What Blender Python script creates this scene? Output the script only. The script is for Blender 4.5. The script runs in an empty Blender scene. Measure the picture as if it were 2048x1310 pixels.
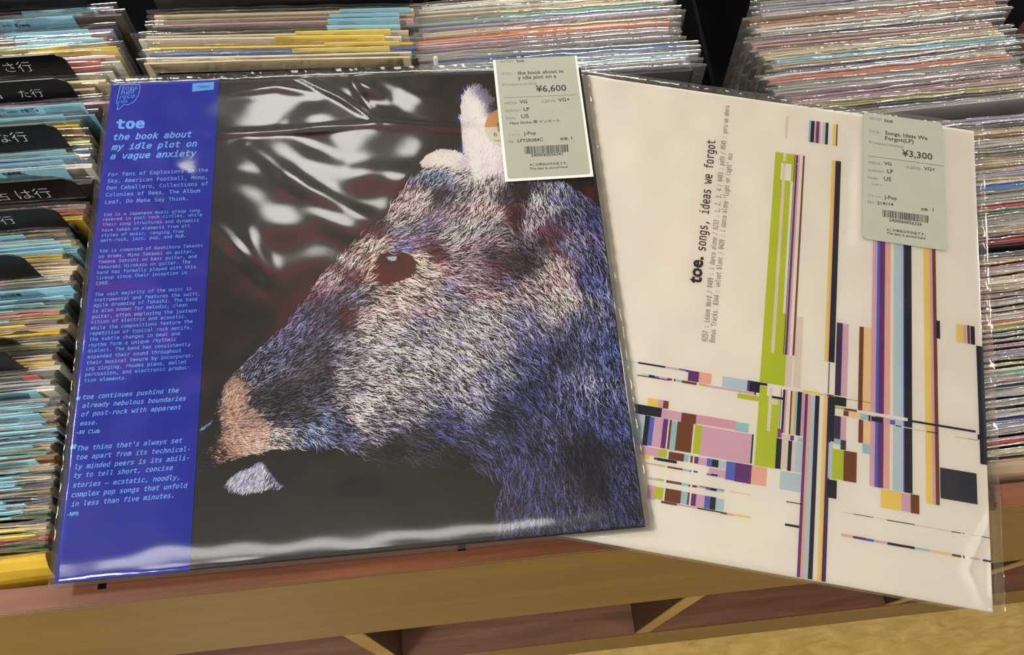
import bpy, math, random
import numpy as np
from mathutils import Vector, Matrix

# ------------------------------------------------------------------ camera, world, lights, exposure
ZF = 0.765                      # height of the sleeves above the shop floor (scene data is relative to it)
SC = bpy.context.scene
SC.view_settings.view_transform = 'Standard'
SC.view_settings.look = 'None'
SC.view_settings.exposure = 0.90
SC.view_settings.gamma = 1.0
SC.view_settings.use_curve_mapping = False
SC.cycles.transparent_max_bounces = 40
SC.cycles.max_bounces = 8

cd = bpy.data.cameras.new('camera')
cam = bpy.data.objects.new('camera', cd)
SC.collection.objects.link(cam)
SC.camera = cam
cd.sensor_fit = 'HORIZONTAL'; cd.sensor_width = 36.0
cd.lens = 36.0 * 1560.0 / 2048.0
cd.clip_start = 0.01
_r = Vector((0.99428, -0.10623, 0.01084)); _u = Vector((0.08961, 0.88531, 0.45629)); _b = _r.cross(_u)
cam.matrix_world = Matrix(((_r.x, _u.x, _b.x, 0.22507), (_r.y, _u.y, _b.y, -0.09273), (_r.z, _u.z, _b.z, 0.42498 + ZF), (0, 0, 0, 1)))

world = bpy.data.worlds.new('shop_surroundings')
SC.world = world
world.use_nodes = True
bg = world.node_tree.nodes['Background']
bg.inputs['Color'].default_value = (1.0, 0.96, 0.91, 1)
bg.inputs['Strength'].default_value = 0.27

def area(name, loc, size, power, col=(1.0, 0.975, 0.93), rot=(0, 0, 0), shape='SQUARE', sy=None):
    l = bpy.data.lights.new(name, 'AREA'); l.energy = power; l.color = col
    l.shape = shape; l.size = size
    if sy: l.size_y = sy
    o = bpy.data.objects.new(name, l); SC.collection.objects.link(o)
    o.location = loc; o.rotation_euler = rot
    return o
CEIL = 2.75
for x, y, p, sz in ((-0.16, 1.24, 4.2, 0.42), (-1.55, 0.5, 15, 0.4), (2.75, 0.7, 14, 0.4), (-1.25, 2.4, 17, 0.4), (0.9, 2.35, 19, 0.4), (2.3, 2.6, 15, 0.4),
                    (-0.95, -0.95, 14, 0.4), (1.9, -1.1, 6, 0.4), (-0.2, 3.6, 12, 0.4)):
    area('ceiling_lamp', (x, y, CEIL - 0.12), sz, p, shape='DISK')
area('glare_lamp', (-0.2, -0.30, CEIL - 0.12), 1.4, 5.5, shape='RECTANGLE', sy=0.16)  # unseen lamp added for the glare band along the dark sleeve's lower edge

# ------------------------------------------------------------------ helpers
def lin(c):
    return tuple(((v / 255.0) / 12.92 if v / 255.0 <= 0.04045 else ((v / 255.0 + 0.055) / 1.055) ** 2.4) for v in c)

def tag(o, label=None, cat=None, group=None, kind=None):
    if label: o['label'] = label
    if cat: o['category'] = cat
    if group: o['group'] = group
    if kind: o['kind'] = kind
    return o

def link(o, parent=None):
    SC.collection.objects.link(o)
    if parent is not None: o.parent = parent
    return o

def meshob(name, verts, faces, mat, parent=None, smooth=False, loc=(0, 0, 0)):
    me = bpy.data.meshes.new(name)
    me.from_pydata([tuple(v) for v in verts], [], faces); me.update()
    if mat: me.materials.append(mat)
    if smooth:
        me.polygons.foreach_set('use_smooth', [True] * len(me.polygons))
    o = bpy.data.objects.new(name, me)
    o.location = loc
    return link(o, parent)

def empty(name, loc=(0, 0, 0), rot=(0, 0, 0)):
    o = bpy.data.objects.new(name, None); o.location = loc; o.rotation_euler = rot
    o.empty_display_size = 0.05
    return link(o)

def boxdata(x0, x1, y0, y1, z0, z1, b=0.0):
    """box with chamfered edges (b) as verts / faces"""
    if b <= 0:
        v = [(x, y, z) for z in (z0, z1) for y in (y0, y1) for x in (x0, x1)]
        f = [(0, 2, 3, 1), (4, 5, 7, 6), (0, 1, 5, 4), (2, 6, 7, 3), (0, 4, 6, 2), (1, 3, 7, 5)]
        return v, f
    import bmesh
    bm = bmesh.new(); bmesh.ops.create_cube(bm, size=1.0)
    for vv in bm.verts:
        vv.co = Vector(((x0 + x1) / 2 + vv.co.x * (x1 - x0), (y0 + y1) / 2 + vv.co.y * (y1 - y0), (z0 + z1) / 2 + vv.co.z * (z1 - z0)))
    bmesh.ops.bevel(bm, geom=bm.edges[:], offset=b, segments=2, affect='EDGES', clamp_overlap=True)
    bm.verts.ensure_lookup_table()
    v = [tuple(q.co) for q in bm.verts]; f = [tuple(q.index for q in p.verts) for p in bm.faces]
    bm.free()
    return v, f

def nodes(name):
    m = bpy.data.materials.new(name); m.use_nodes = True
    nt = m.node_tree
    return m, nt, nt.nodes['Principled BSDF']

def paper(name, rgb, rough=0.5, var=0.06, spec=0.35, scale=60.0, bump=0.0, coat=0.0):
    m, nt, p = nodes(name)
    c = lin(rgb)
    tc = nt.nodes.new('ShaderNodeTexCoord'); n = nt.nodes.new('ShaderNodeTexNoise')
    n.inputs['Scale'].default_value = scale; n.inputs['Detail'].default_value = 4
    nt.links.new(tc.outputs['Object'], n.inputs['Vector'])
    r = nt.nodes.new('ShaderNodeValToRGB')
    r.color_ramp.elements[0].position = 0.3; r.color_ramp.elements[1].position = 0.7
    r.color_ramp.elements[0].color = tuple(max(0, v * (1 - var)) for v in c) + (1,)
    r.color_ramp.elements[1].color = tuple(min(1, v * (1 + var)) for v in c) + (1,)
    nt.links.new(n.outputs['Fac'], r.inputs['Fac']); nt.links.new(r.outputs['Color'], p.inputs['Base Color'])
    p.inputs['Roughness'].default_value = rough
    p.inputs['Specular IOR Level'].default_value = spec
    p.inputs['Coat Weight'].default_value = coat
    p.inputs['Coat Roughness'].default_value = 0.12
    if bump:
        b = nt.nodes.new('ShaderNodeBump'); b.inputs['Strength'].default_value = bump; b.inputs['Distance'].default_value = 0.001
        nt.links.new(n.outputs['Fac'], b.inputs['Height']); nt.links.new(b.outputs['Normal'], p.inputs['Normal'])
    return m

def wood(name, a, b, scale=(2.0, 26.0, 26.0), rough=0.45, spec=0.4, big=3.0):
    m, nt, p = nodes(name)
    tc = nt.nodes.new('ShaderNodeTexCoord'); mp = nt.nodes.new('ShaderNodeMapping')
    mp.inputs['Scale'].default_value = scale
    nt.links.new(tc.outputs['Object'], mp.inputs['Vector'])
    n = nt.nodes.new('ShaderNodeTexNoise'); n.inputs['Scale'].default_value = big; n.inputs['Detail'].default_value = 8
    n.inputs['Roughness'].default_value = 0.62; n.inputs['Distortion'].default_value = 0.6
    nt.links.new(mp.outputs['Vector'], n.inputs['Vector'])
    r = nt.nodes.new('ShaderNodeValToRGB')
    r.color_ramp.elements[0].position = 0.32; r.color_ramp.elements[1].position = 0.7
    r.color_ramp.elements[0].color = lin(a) + (1,); r.color_ramp.elements[1].color = lin(b) + (1,)
    nt.links.new(n.outputs['Fac'], r.inputs['Fac']); nt.links.new(r.outputs['Color'], p.inputs['Base Color'])
    p.inputs['Roughness'].default_value = rough; p.inputs['Specular IOR Level'].default_value = spec
    bp = nt.nodes.new('ShaderNodeBump'); bp.inputs['Strength'].default_value = 0.12; bp.inputs['Distance'].default_value = 0.001
    nt.links.new(n.outputs['Fac'], bp.inputs['Height']); nt.links.new(bp.outputs['Normal'], p.inputs['Normal'])
    return m

def film(name, haze=0.05, rough=0.06, ior=1.5, bump=0.3, bscale=30.0, tint=(0.97, 0.97, 0.96), dist=0.001):
    """clear plastic film: see-through, fresnel gloss, a little milkiness"""
    m = bpy.data.materials.new(name); m.use_nodes = True
    nt = m.node_tree; nt.nodes.clear()
    out = nt.nodes.new('ShaderNodeOutputMaterial')
    tr = nt.nodes.new('ShaderNodeBsdfTransparent'); tr.inputs['Color'].default_value = tint + (1,)
    gl = nt.nodes.new('ShaderNodeBsdfGlossy'); gl.inputs['Roughness'].default_value = rough
    gl.inputs['Color'].default_value = (1, 1, 1, 1)
    df = nt.nodes.new('ShaderNodeBsdfDiffuse'); df.inputs['Color'].default_value = (0.8, 0.8, 0.79, 1)
    fr = nt.nodes.new('ShaderNodeFresnel'); fr.inputs['IOR'].default_value = ior
    m1 = nt.nodes.new('ShaderNodeMixShader'); m1.inputs[0].default_value = haze
    m2 = nt.nodes.new('ShaderNodeMixShader')
    tc = nt.nodes.new('ShaderNodeTexCoord'); n = nt.nodes.new('ShaderNodeTexNoise')
    n.inputs['Scale'].default_value = bscale; n.inputs['Detail'].default_value = 3; n.inputs['Distortion'].default_value = 0.8
    b = nt.nodes.new('ShaderNodeBump'); b.inputs['Strength'].default_value = bump; b.inputs['Distance'].default_value = dist
    nt.links.new(tc.outputs['Object'], n.inputs['Vector']); nt.links.new(n.outputs['Fac'], b.inputs['Height'])
    nt.links.new(b.outputs['Normal'], gl.inputs['Normal']); nt.links.new(b.outputs['Normal'], fr.inputs['Normal'])
    nt.links.new(tr.outputs[0], m1.inputs[1]); nt.links.new(df.outputs[0], m1.inputs[2])
    nt.links.new(fr.outputs[0], m2.inputs[0]); nt.links.new(m1.outputs[0], m2.inputs[1]); nt.links.new(gl.outputs[0], m2.inputs[2])
    nt.links.new(m2.outputs[0], out.inputs['Surface'])
    return m

# ------------------------------------------------------------------ scene data (millimetres on each sleeve, metres for the bins)
D = {
'qa': [[0.0054,0.3134,0.0347],[0.3195,0.3042,0.0299],[0.313,-0.0036,-0.0042],[-0.0001,-0.0011,-0.0001]],
'qb': [[0.2779,0.3133,0.0263],[0.5808,0.2328,0.0173],[0.4935,-0.0659,-0.0158],[0.1916,0.0183,-0.0065]],
'nA': [0.0119,-0.1103,0.9938],
'nB': [0,-0.1103,0.9939],
'rects': [['G',181.16,109.03,196.05,274.02],['W',185.57,252.71,192.47,265.93],['S',186.53,267.65,188.4,273.9],['S',186.7,129.14,188.74,266.14],['W',192.47,156.35,194.79,252.71],['V',195.08,129.14,196.58,274.03],['P',196.47,129.09,197.73,274.28],['B',199.66,129.41,200.94,274.23],['S',195.8,266.54,199.25,267.14],['S',196.19,109.22,199.94,128.74],['S',201.05,108.92,205.4,155.76],['Y',219.01,129.06,221.37,273.84],['K',220.66,129.16,221.94,273.83],['N',221.54,129.1,225.14,273.99],['X',225.84,108.58,229.83,155.98],['P',229.46,108.69,233.21,155.84],['B',239.71,101.68,242.88,155.72],['Z',242.38,101.54,247.45,155.93],['C',202.62,285.83,204.14,303.66],['N',203.92,285.93,206.45,303.57],['P',206.9,285.8,207.48,303.78],['V',207.55,285.88,209.66,303.74],['K',209.62,285.78,210.81,303.79],['L',211.83,286.03,214.01,303.71],['N',213.9,285.89,215.8,303.76],['Y',218.95,285.86,220.92,303.7],['B',221.15,285.91,222.07,303.77],['S',186.73,285.85,188.46,304.03],['L',98.65,108.33,108.27,108.83],['N',108.17,108.05,124.68,109.21],['P',124.56,107.9,132.82,109.21],['U',132.68,108.15,137.58,109.26],['V',137.02,107.81,139,109.13],['V',138.59,102.39,145.48,109.11],['K',145.03,102.38,152.61,109.16],['L',111.04,101.04,115.51,102.22],['N',115.38,100.75,118.86,102.19],['U',118.72,100.87,121.79,101.99],['P',121.66,100.59,126.87,102.02],['V',126.7,100.73,129.33,102.12],['B',130.37,100.63,131.54,102.18],['C',131.39,100.72,135.38,102.07],['B',135.25,100.5,144.1,102.06],['G',145.51,100.68,149.56,102.01],['P',149.46,100.51,178.87,101.83],['L',159.1,102.15,174.49,108.98],['V',174.02,102.2,175.85,108.86],['N',175.38,102.07,181.76,108.9],['N',181.31,107.24,185.88,108.87],['N',178.58,100.32,179.43,102.1],['G',168.75,96.75,182.01,99.89],['G',181.45,58.06,193.72,106.85],['W',185.97,101.47,194.2,107.26],['S',187.11,79.6,189.01,106.49],['S',188.94,96.45,192.85,100.07],['N',188.85,100.28,195.62,101.68],['N',195.44,80.05,196.9,106.79],['P',196.71,80.04,197.88,106.82],['B',199.98,79.89,201.26,106.81],['Z',200.88,80,203.47,106.78],['C',202.69,80.03,204.71,106.9],['N',204.13,79.95,206.93,106.96],['P',206.6,79.94,208.44,106.52],['M',193.49,76.84,196.01,82.15],['N',193.2,58.34,196.86,76.35],['S',196.31,58.6,200.95,79.49],['V',201.02,76.43,203.12,79.38],['N',200.12,58.19,202.71,76.09],['C',205.38,76.4,209.3,78.94],['S',202.25,58.25,205.06,76.09],['L',204.46,58.26,209.25,76.02],['L',196.39,46.79,209.51,57.36],['N',200.57,26.81,209.83,28.1],['Y',116.61,82.71,123.08,87.68],['P',122.97,82.71,126.34,87.74],['B',125.8,82.88,128.95,87.66],['N',109.27,76.92,125.62,82.76],['N',115.7,58.7,119.62,76.78],['L',109.3,58.3,116.28,76.6],['U',119.09,59.07,122.25,76.43],['P',121.8,58.86,127.35,76.44],['P',125.4,76.8,137.26,82.26],['V',127.01,58.84,129.84,76.6],['B',130.71,58.78,132.07,76.59],['C',132.28,58.57,136.08,76.21],['B',137.16,76.5,146.27,82.24],['B',135.31,58.88,144.65,76.46],['G',145.67,59.01,150.57,76.21],['Q',145.8,76.96,169.14,82.43],['C',168.93,76.51,176.66,82.06],['P',149.72,58.48,179.68,75.98],['N',178.91,58.69,179.84,76.16],['P',115.41,53.28,126.64,58.15],['G',126.35,53.59,131.03,58.23],['B',132.19,53.09,141.07,57.61],['C',141.06,53.4,143.86,57.62],['B',144.8,53.24,146.08,57.36],['V',147.02,53.24,149.69,57.29],['P',149.4,53.03,154.64,57.26],['U',154.24,52.83,157.64,57.47],['N',157.24,52.98,161.06,57.45],['L',160.94,52.85,165.45,57.46],['U',165.49,47.08,170.72,57.81],['V',170.6,46.81,180.31,57.8],['K',180,46.88,188.82,57.64],['B',124.03,51.43,126.4,52.82],['N',126.06,51.24,137.2,52.91],['Y',117.3,51.04,121.58,53.46],['P',119.6,48.16,126.77,49.07],['G',126.49,48.18,131,49.01],['B',132.23,47.96,141.05,49.02],['C',140.95,47.78,145.11,49.02],['B',145.01,47.91,145.89,48.83],['V',147.19,48.03,149.65,48.95],['P',155.87,47.49,165.45,52.07],['U',154.67,47.72,157.56,48.73],['N',157.46,47.88,161.05,48.95],['P',121.89,39.57,126.68,40.78],['G',126.69,39.71,131.04,40.99],['B',132.41,39.44,141.12,40.84],['C',141.15,39.26,144.63,40.86],['B',145.1,39.25,146.11,40.66],['V',147.2,39.37,149.85,40.67],['P',149.89,39.71,154.78,40.79],['U',154.88,39.32,157.6,40.6],['N',157.47,39.27,161.34,40.79],['L',161.23,39.07,165.26,40.57],['P',122.39,28.5,127.23,36.43],['G',126.54,29.22,131.32,36.1],['B',132.48,28.82,141.5,36.16],['B',130.85,27.37,139.66,28.7],['C',141.64,29.03,145.2,36.01],['B',145.21,28.95,146.25,36.01],['V',147.32,28.85,150.15,35.77],['P',150.1,28.59,155.09,35.81],['U',154.88,28.62,157.76,35.77],['N',157.91,28.62,161.21,35.78],['L',161.23,28.91,165.84,35.48],['N',151.32,27.64,164.48,28.36],['B',164.42,27.24,168.12,28.32],['P',168.04,27.24,172.07,28.26],['Y',171.98,27.32,181.4,28.43],['P',139.8,27.72,151.12,28.52],['V',208.5,0.2,211.18,106.4],['K',210.19,0.2,212.22,106.34],['L',212,0.2,215.32,106.17],['N',214.48,0.2,216.98,106.37],['Y',219.54,0.2,222.26,106.53],['K',221.23,0.2,222.78,106.71],['X',221.91,0.2,224.24,106.59],['N',222.23,79.75,226.24,107],['N',225.69,102.29,232.81,107.85],['N',225.71,107.17,251.17,107.37],['Y',207.04,107.04,216.93,108.56],['P',216.89,107.13,221.55,108.11],['B',221.4,106.96,225.38,108.3],['X',226.29,81.91,230.03,95.82],['P',229.86,81.88,233.12,95.86],['C',226.28,78.73,230.23,81.83],['X',230.15,75.95,233.27,81.7],['G',226.22,100.34,231.85,101.73],['B',231.82,100.2,239.12,101.52],['B',231.31,96.66,234.4,99.89],['Z',234.33,96.41,241.09,99.59],['C',241.25,96.35,246.09,99.62],['N',246.04,95.93,254.41,99.52],['P',254.6,96.18,258.51,99.6],['G',225.38,58.03,232.44,75.59],['B',232.18,57.85,239.68,75.64],['L',223.29,57.95,225.62,79.01],['N',223.37,46.7,228.67,57.22],['B',240.32,81.88,243.02,95.93],['Z',242.99,82,247.63,95.81],['C',242.8,76,247.28,81.62],['P',247.12,57.38,250.79,221.32],['U',249.98,57.39,252.49,221.83],['V',251.73,57.35,255.61,222.13],['K',254.91,57.36,258.45,222.7],['L',260.49,57.3,266.95,220],['U',266.36,57.19,267.42,221.03],['N',267,57.14,271.57,221.15],['Y',279.36,53.04,283.83,221.49],['P',283.01,53.07,285.15,222.14],['B',284.75,53.1,286.92,222.45],['W',241.69,99.69,268.91,101.67],['N',247.62,96.14,254.5,99.07],['P',254.66,96,258.4,99.27],['U',258.57,96.15,261.61,98.92],['N',261.81,95.44,265.21,96.08],['W',265.21,95.42,271.53,95.96],['N',280.06,95.08,286.54,95.69],['N',271.35,99.55,308.58,100.84],['N',268.92,99.29,271.35,100.93],['N',286.64,155.83,288.9,167.85],['Y',298.98,155.73,302.94,167.74],['P',303.26,155.75,304.95,167.81],['B',305.5,155.59,307.17,167.98],['N',307.53,155.54,310.09,167.77],['N',310.68,81.24,314.8,155.2],['N',309.62,95.74,310.67,98.81],['N',304.11,95.06,309.68,95.3],['Y',296.69,94.79,304.1,95.33],['D',287.38,57.29,308.24,75.14],['Y',253.73,46.27,265.26,56.73],['P',265.44,46.22,270.4,56.36],['B',270.53,46.04,275.35,56.76],['K',231.82,26.44,238.44,27.87],['V',238.46,26.35,245.71,27.71],['U',245.69,26.24,250,27.61],['P',250.03,26.28,257.45,27.5],['N',257.54,26.16,272.61,27.5],['C',272.62,26.17,281.02,27.41],['Z',281.03,26.06,293,27.37],['B',293.12,26.08,298.23,27.28],['N',299.36,25.95,300.06,27.42],['P',303.14,26.28,308.52,27.33],['X',310.05,26.21,314.8,27.29],['N',194.11,129.13,194.46,274.18],['N',108.47,100.37,127.78,100.87],['N',194.13,80.23,194.44,106.79],['N',200.6,40.1,209.64,40.6],['N',151.63,40.47,165.59,40.81],['Y',168.19,40.35,180.74,40.75],['N',221.76,108.78,222.26,128.54],['S',271.53,95.15,280.06,95.65],['S',231.84,39.71,238.23,40.06],['N',238.33,39.7,249.71,40.05],['S',249.97,39.64,257.1,39.98],['N',257.25,39.49,272.68,39.95],['S',272.68,39.45,293.04,39.8],['N',293.03,39.28,298.32,39.73],['N',299.33,39.28,300.18,39.78],['S',303.35,39.44,309.63,39.73],['X',309.97,39.38,314.8,39.78]],
'obi': {'title':[['toe',5.77,279.37,23.95,279.29]],'subtitle':[['the book about',4.91,270.71,54.8,270.47],['my idle plot on',4.39,263.25,58.43,263.13],['a vague anxiety',4.32,256.36,58.68,255.88]],'fans':[['For fans of Explosions in the',4.36,243.75,66.34,243.77],['Sky, American Football, Mono,',4.31,239.02,66.11,238.48],['Don Caballero, Collections of',4.28,234.07,66.7,233.68],['Colonies of Bees, The Album',4.19,229.16,62.24,228.8],['Leaf, Do Make Say Think.',4.33,224.04,54.99,223.64]],'body':[['toe is a Japanese music group long',4.28,215.37,62.85,214.95],['revered in post-rock circles, while',4.15,211.97,64.4,211.83],['their song structures and dynamics',4.21,208.47,62.48,207.98],['have taken on elements from all',4.22,204.57,57.17,204.37],['styles of music, ranging from',4.28,201.11,53.72,200.77],['math-rock, jazz, pop, and R&B.',4,197.48,55.1,197.51],['toe is composed of Kashikura Takashi',4.22,190.43,65.96,190.3],['on drums, Mino Takaaki on guitar,',4.06,186.65,60.72,186.49],['Yamane Satoshi on bass guitar, and',4.04,183.08,62.54,183.05],['Yamazaki Hirokazu on guitar. The',4.12,179.52,59.12,179.58],['band has formally played with this',4.11,175.99,62.46,176.07],['lineup since their inception in',4.1,172.47,57.28,172.55],['1998.',4.11,168.77,12.14,168.91],['The vast majority of the music is',4.29,161.53,60.75,161.83],['instrumental and features the swift,',4.11,158.1,65.85,157.88],['agile drumming of Takashi. The band',4.1,154.68,64.43,154.6],['is also known for melodic, clean',4.02,151.08,58.96,151.24],['guitar, often employing the juxtapo-',3.95,147.41,65.96,147.3],['sition of electric and acoustic.',3.94,144.04,58.68,143.92],['While the compositions feature the',3.98,140.21,62.56,140.43],['repetition of typical rock motifs,',3.97,136.88,62.16,136.59],['the subtle changes in beat and',4.07,133.28,55.57,133.24],['rhythm form a unique rhythmic',4.01,129.61,53.88,129.83],['dialect. The band has consistently',3.93,126.25,62.32,126.06],['expanded their sound throughout',3.97,122.52,57.09,122.49],['their musical tenure by incorporat-',3.91,118.91,64.27,118.93],['ing singing, rhodes piano, mallet',3.76,115.42,60.53,115.29],['percussion, and electronic produc-',3.78,111.94,62.44,111.79],['tion elements.',3.64,108.4,27.15,108.28]],'quote':[['toe continues pushing the',3.9,98.24,57.36,98.21],['already nebulous boundaries',4.16,93.26,61.65,93.13],['of post-rock with apparent',4.07,88.26,59.3,88.14],['ease.',4,83.12,13.44,83.07],["The thing that's always set",3.95,68.91,61.16,68.86],['toe apart from its technical-',4.04,64,65.54,63.69],['ly minded peers is its abili-',4.01,58.69,65.39,58.75],['ty to tell short, concise',3.84,53.97,56.92,53.95],['stories — ecstatic, noodly,',3.81,48.76,60.69,48.32],['complex pop songs that unfold',3.7,43.59,65.57,43.5],['in less than five minutes.',3.99,38.6,58.24,38.67]],'source':[['-AV Club',2.54,78.32,15.36,78.16],['-NPR',2.47,33.65,8.64,33.52]],'marks':[['“',0.24,96,2.66,96],['“',0.08,67.18,3.46,67.16]],'tag':[['TSR084',55.83,308.76,64.11,308.82]],'logo':[['tops',7.23,309.52,17.03,309.78],['helf',6.84,305.63,16.21,306.35],['reco',6.19,302.31,15.96,303.09],['rds',5.64,298.73,11.5,299.34]]},
'logo': [[5.8,313.43],[11.59,313.9],[18.21,313.31],[18.75,310.99],[18.16,304.62],[15.65,299.76],[12.21,297.68],[8.97,297.66],[7.38,295.23],[5.36,293.72],[5.7,298],[4.49,299.41],[4.78,304.37],[5.28,309.34]],
'tag': [[52.84,312.71],[67.06,313.26],[66.86,307.2],[52.89,306.07]],
'SA': [['ARTIST:',259.53,319.17,269.12,319.19],['toe',270.61,319.13,276.02,319.16],['TITLE :',259.81,308.66,268,308.82],['the book about m',270.58,308.52,301.93,308.89],['y idle plot on a',270.38,304.58,296.76,304.88],['Price(tax-included)',259.82,299.73,282.81,299.89],['¥6,600',281.84,293.71,302.51,293.6],['MEDIA:',259.89,284.35,268.47,284.53],['VG',269.94,284.63,275.1,284.81],['SLEEVE:',284.49,284.52,294.27,284.74],['VG+',296.14,284.91,303.95,285.13],['FORMAT:',259.9,278.28,270.84,278.33],['LP',272.17,278.44,276.14,278.67],['Note:',259.92,272.35,266.53,272.43],['US',270.13,272.76,275.1,272.94],['Hype Sticker,帯 インサート',261.97,268.31,295.48,268.45],['ジャンル:',260.12,259.17,268.78,259.38],['J-Pop',270.44,259.38,278.54,259.45],['No. :',260.02,253.73,265.41,253.85],['LPTSR084C',265.92,253.91,282.57,254.01],['枚数:',294.16,254.06,299.75,254.09],['1',301.74,254.32,302.19,254.38],['2400060056241',273.67,242.26,294.48,242.34],['※この商品は中古品です。',272.31,235.36,296.95,235.35],['This item is second hand.',272.02,232.28,297.21,232.46]],
'SB': [['ARTIST:',242.57,310.73,251.68,310.61],['toe',252.92,310.22,258.7,310.44],['TITLE :',242.75,299.62,250.96,300.07],['Songs, Ideas We',253.59,300.04,282.23,300.32],['Forgot(LP)',253.63,295.54,272.82,295.96],['Price(tax-included)',242.89,290.95,266.13,291.11],['¥3,300',265.08,284.62,285.38,284.89],['MEDIA:',242.74,274.7,251.46,274.89],['VG',253.24,275.3,258.08,275.58],['SLEEVE:',267.75,275.16,277.64,275.56],['VG+',279.57,275.9,287.03,276.26],['FORMAT:',242.84,268.43,253.86,269.03],['LP',255.3,269.38,259.32,269.52],['Note:',242.77,262.66,249.34,263.05],['US',253.19,262.97,257.99,263.25],['インサート',245,258.28,252.35,258.63],['ジャンル:',242.75,249.1,251.49,249.24],['J-Pop',253.47,249.12,261.63,249.54],['No. :',242.84,243.97,248.38,244.2],['214114',249.01,243.94,259.44,244.49],['枚数:',277.4,244.51,282.28,244.73],['1',285.03,244.93,285.5,244.93],['2400060056326',256.6,232.55,277.86,232.84],['※この商品は中古品です。',255.25,225.49,280.13,226],['This item is second hand.',255.27,222.96,280.34,223.15]],
'cornA': [[254.6,321.94],[312.76,323.05],[312.73,224.88],[255.24,224.36]],
'cornB': [[238.74,316.19],[292.52,316.04],[294.06,217.28],[239.78,216.89]],
'barA': [[269.76,250.36],[298.99,250.43],[298.7,244.6],[269.59,244.56]],
'barB': [[252.37,240.55],[282.24,241.21],[282.02,235.67],[252.42,235.3]],
'lineA': [[259.76,289.94],[308.97,290.01]],
'lineB': [[242.48,280.71],[292.89,281.36]],
'circ': [[261.84,266.78],[245.79,271.03],[261.93,267.8]],
'circtxt': [['6',250.86,260.17,252.81,260.32],['lose',250.56,256.25,255.36,256.32]],
'Bt': {'name':[['toe.',140.57,167.25,140.24,186.4]],'title':[['songs, ideas we forgot',141.26,190.92,140.6,275.41]],'tracks':[['0257 : Leave Word / 0409 : i dance alone / 0233 : 1, 2, 3, 4 / 0403 : path / 0545 : yoru wa akeru',147.88,129.32,147.68,305.76],['Bonus Tracks. 0344 : velvet blanc / 0429 : i dance alone "light on light" mix',152.44,129.46,152.72,267.44]]},
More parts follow.
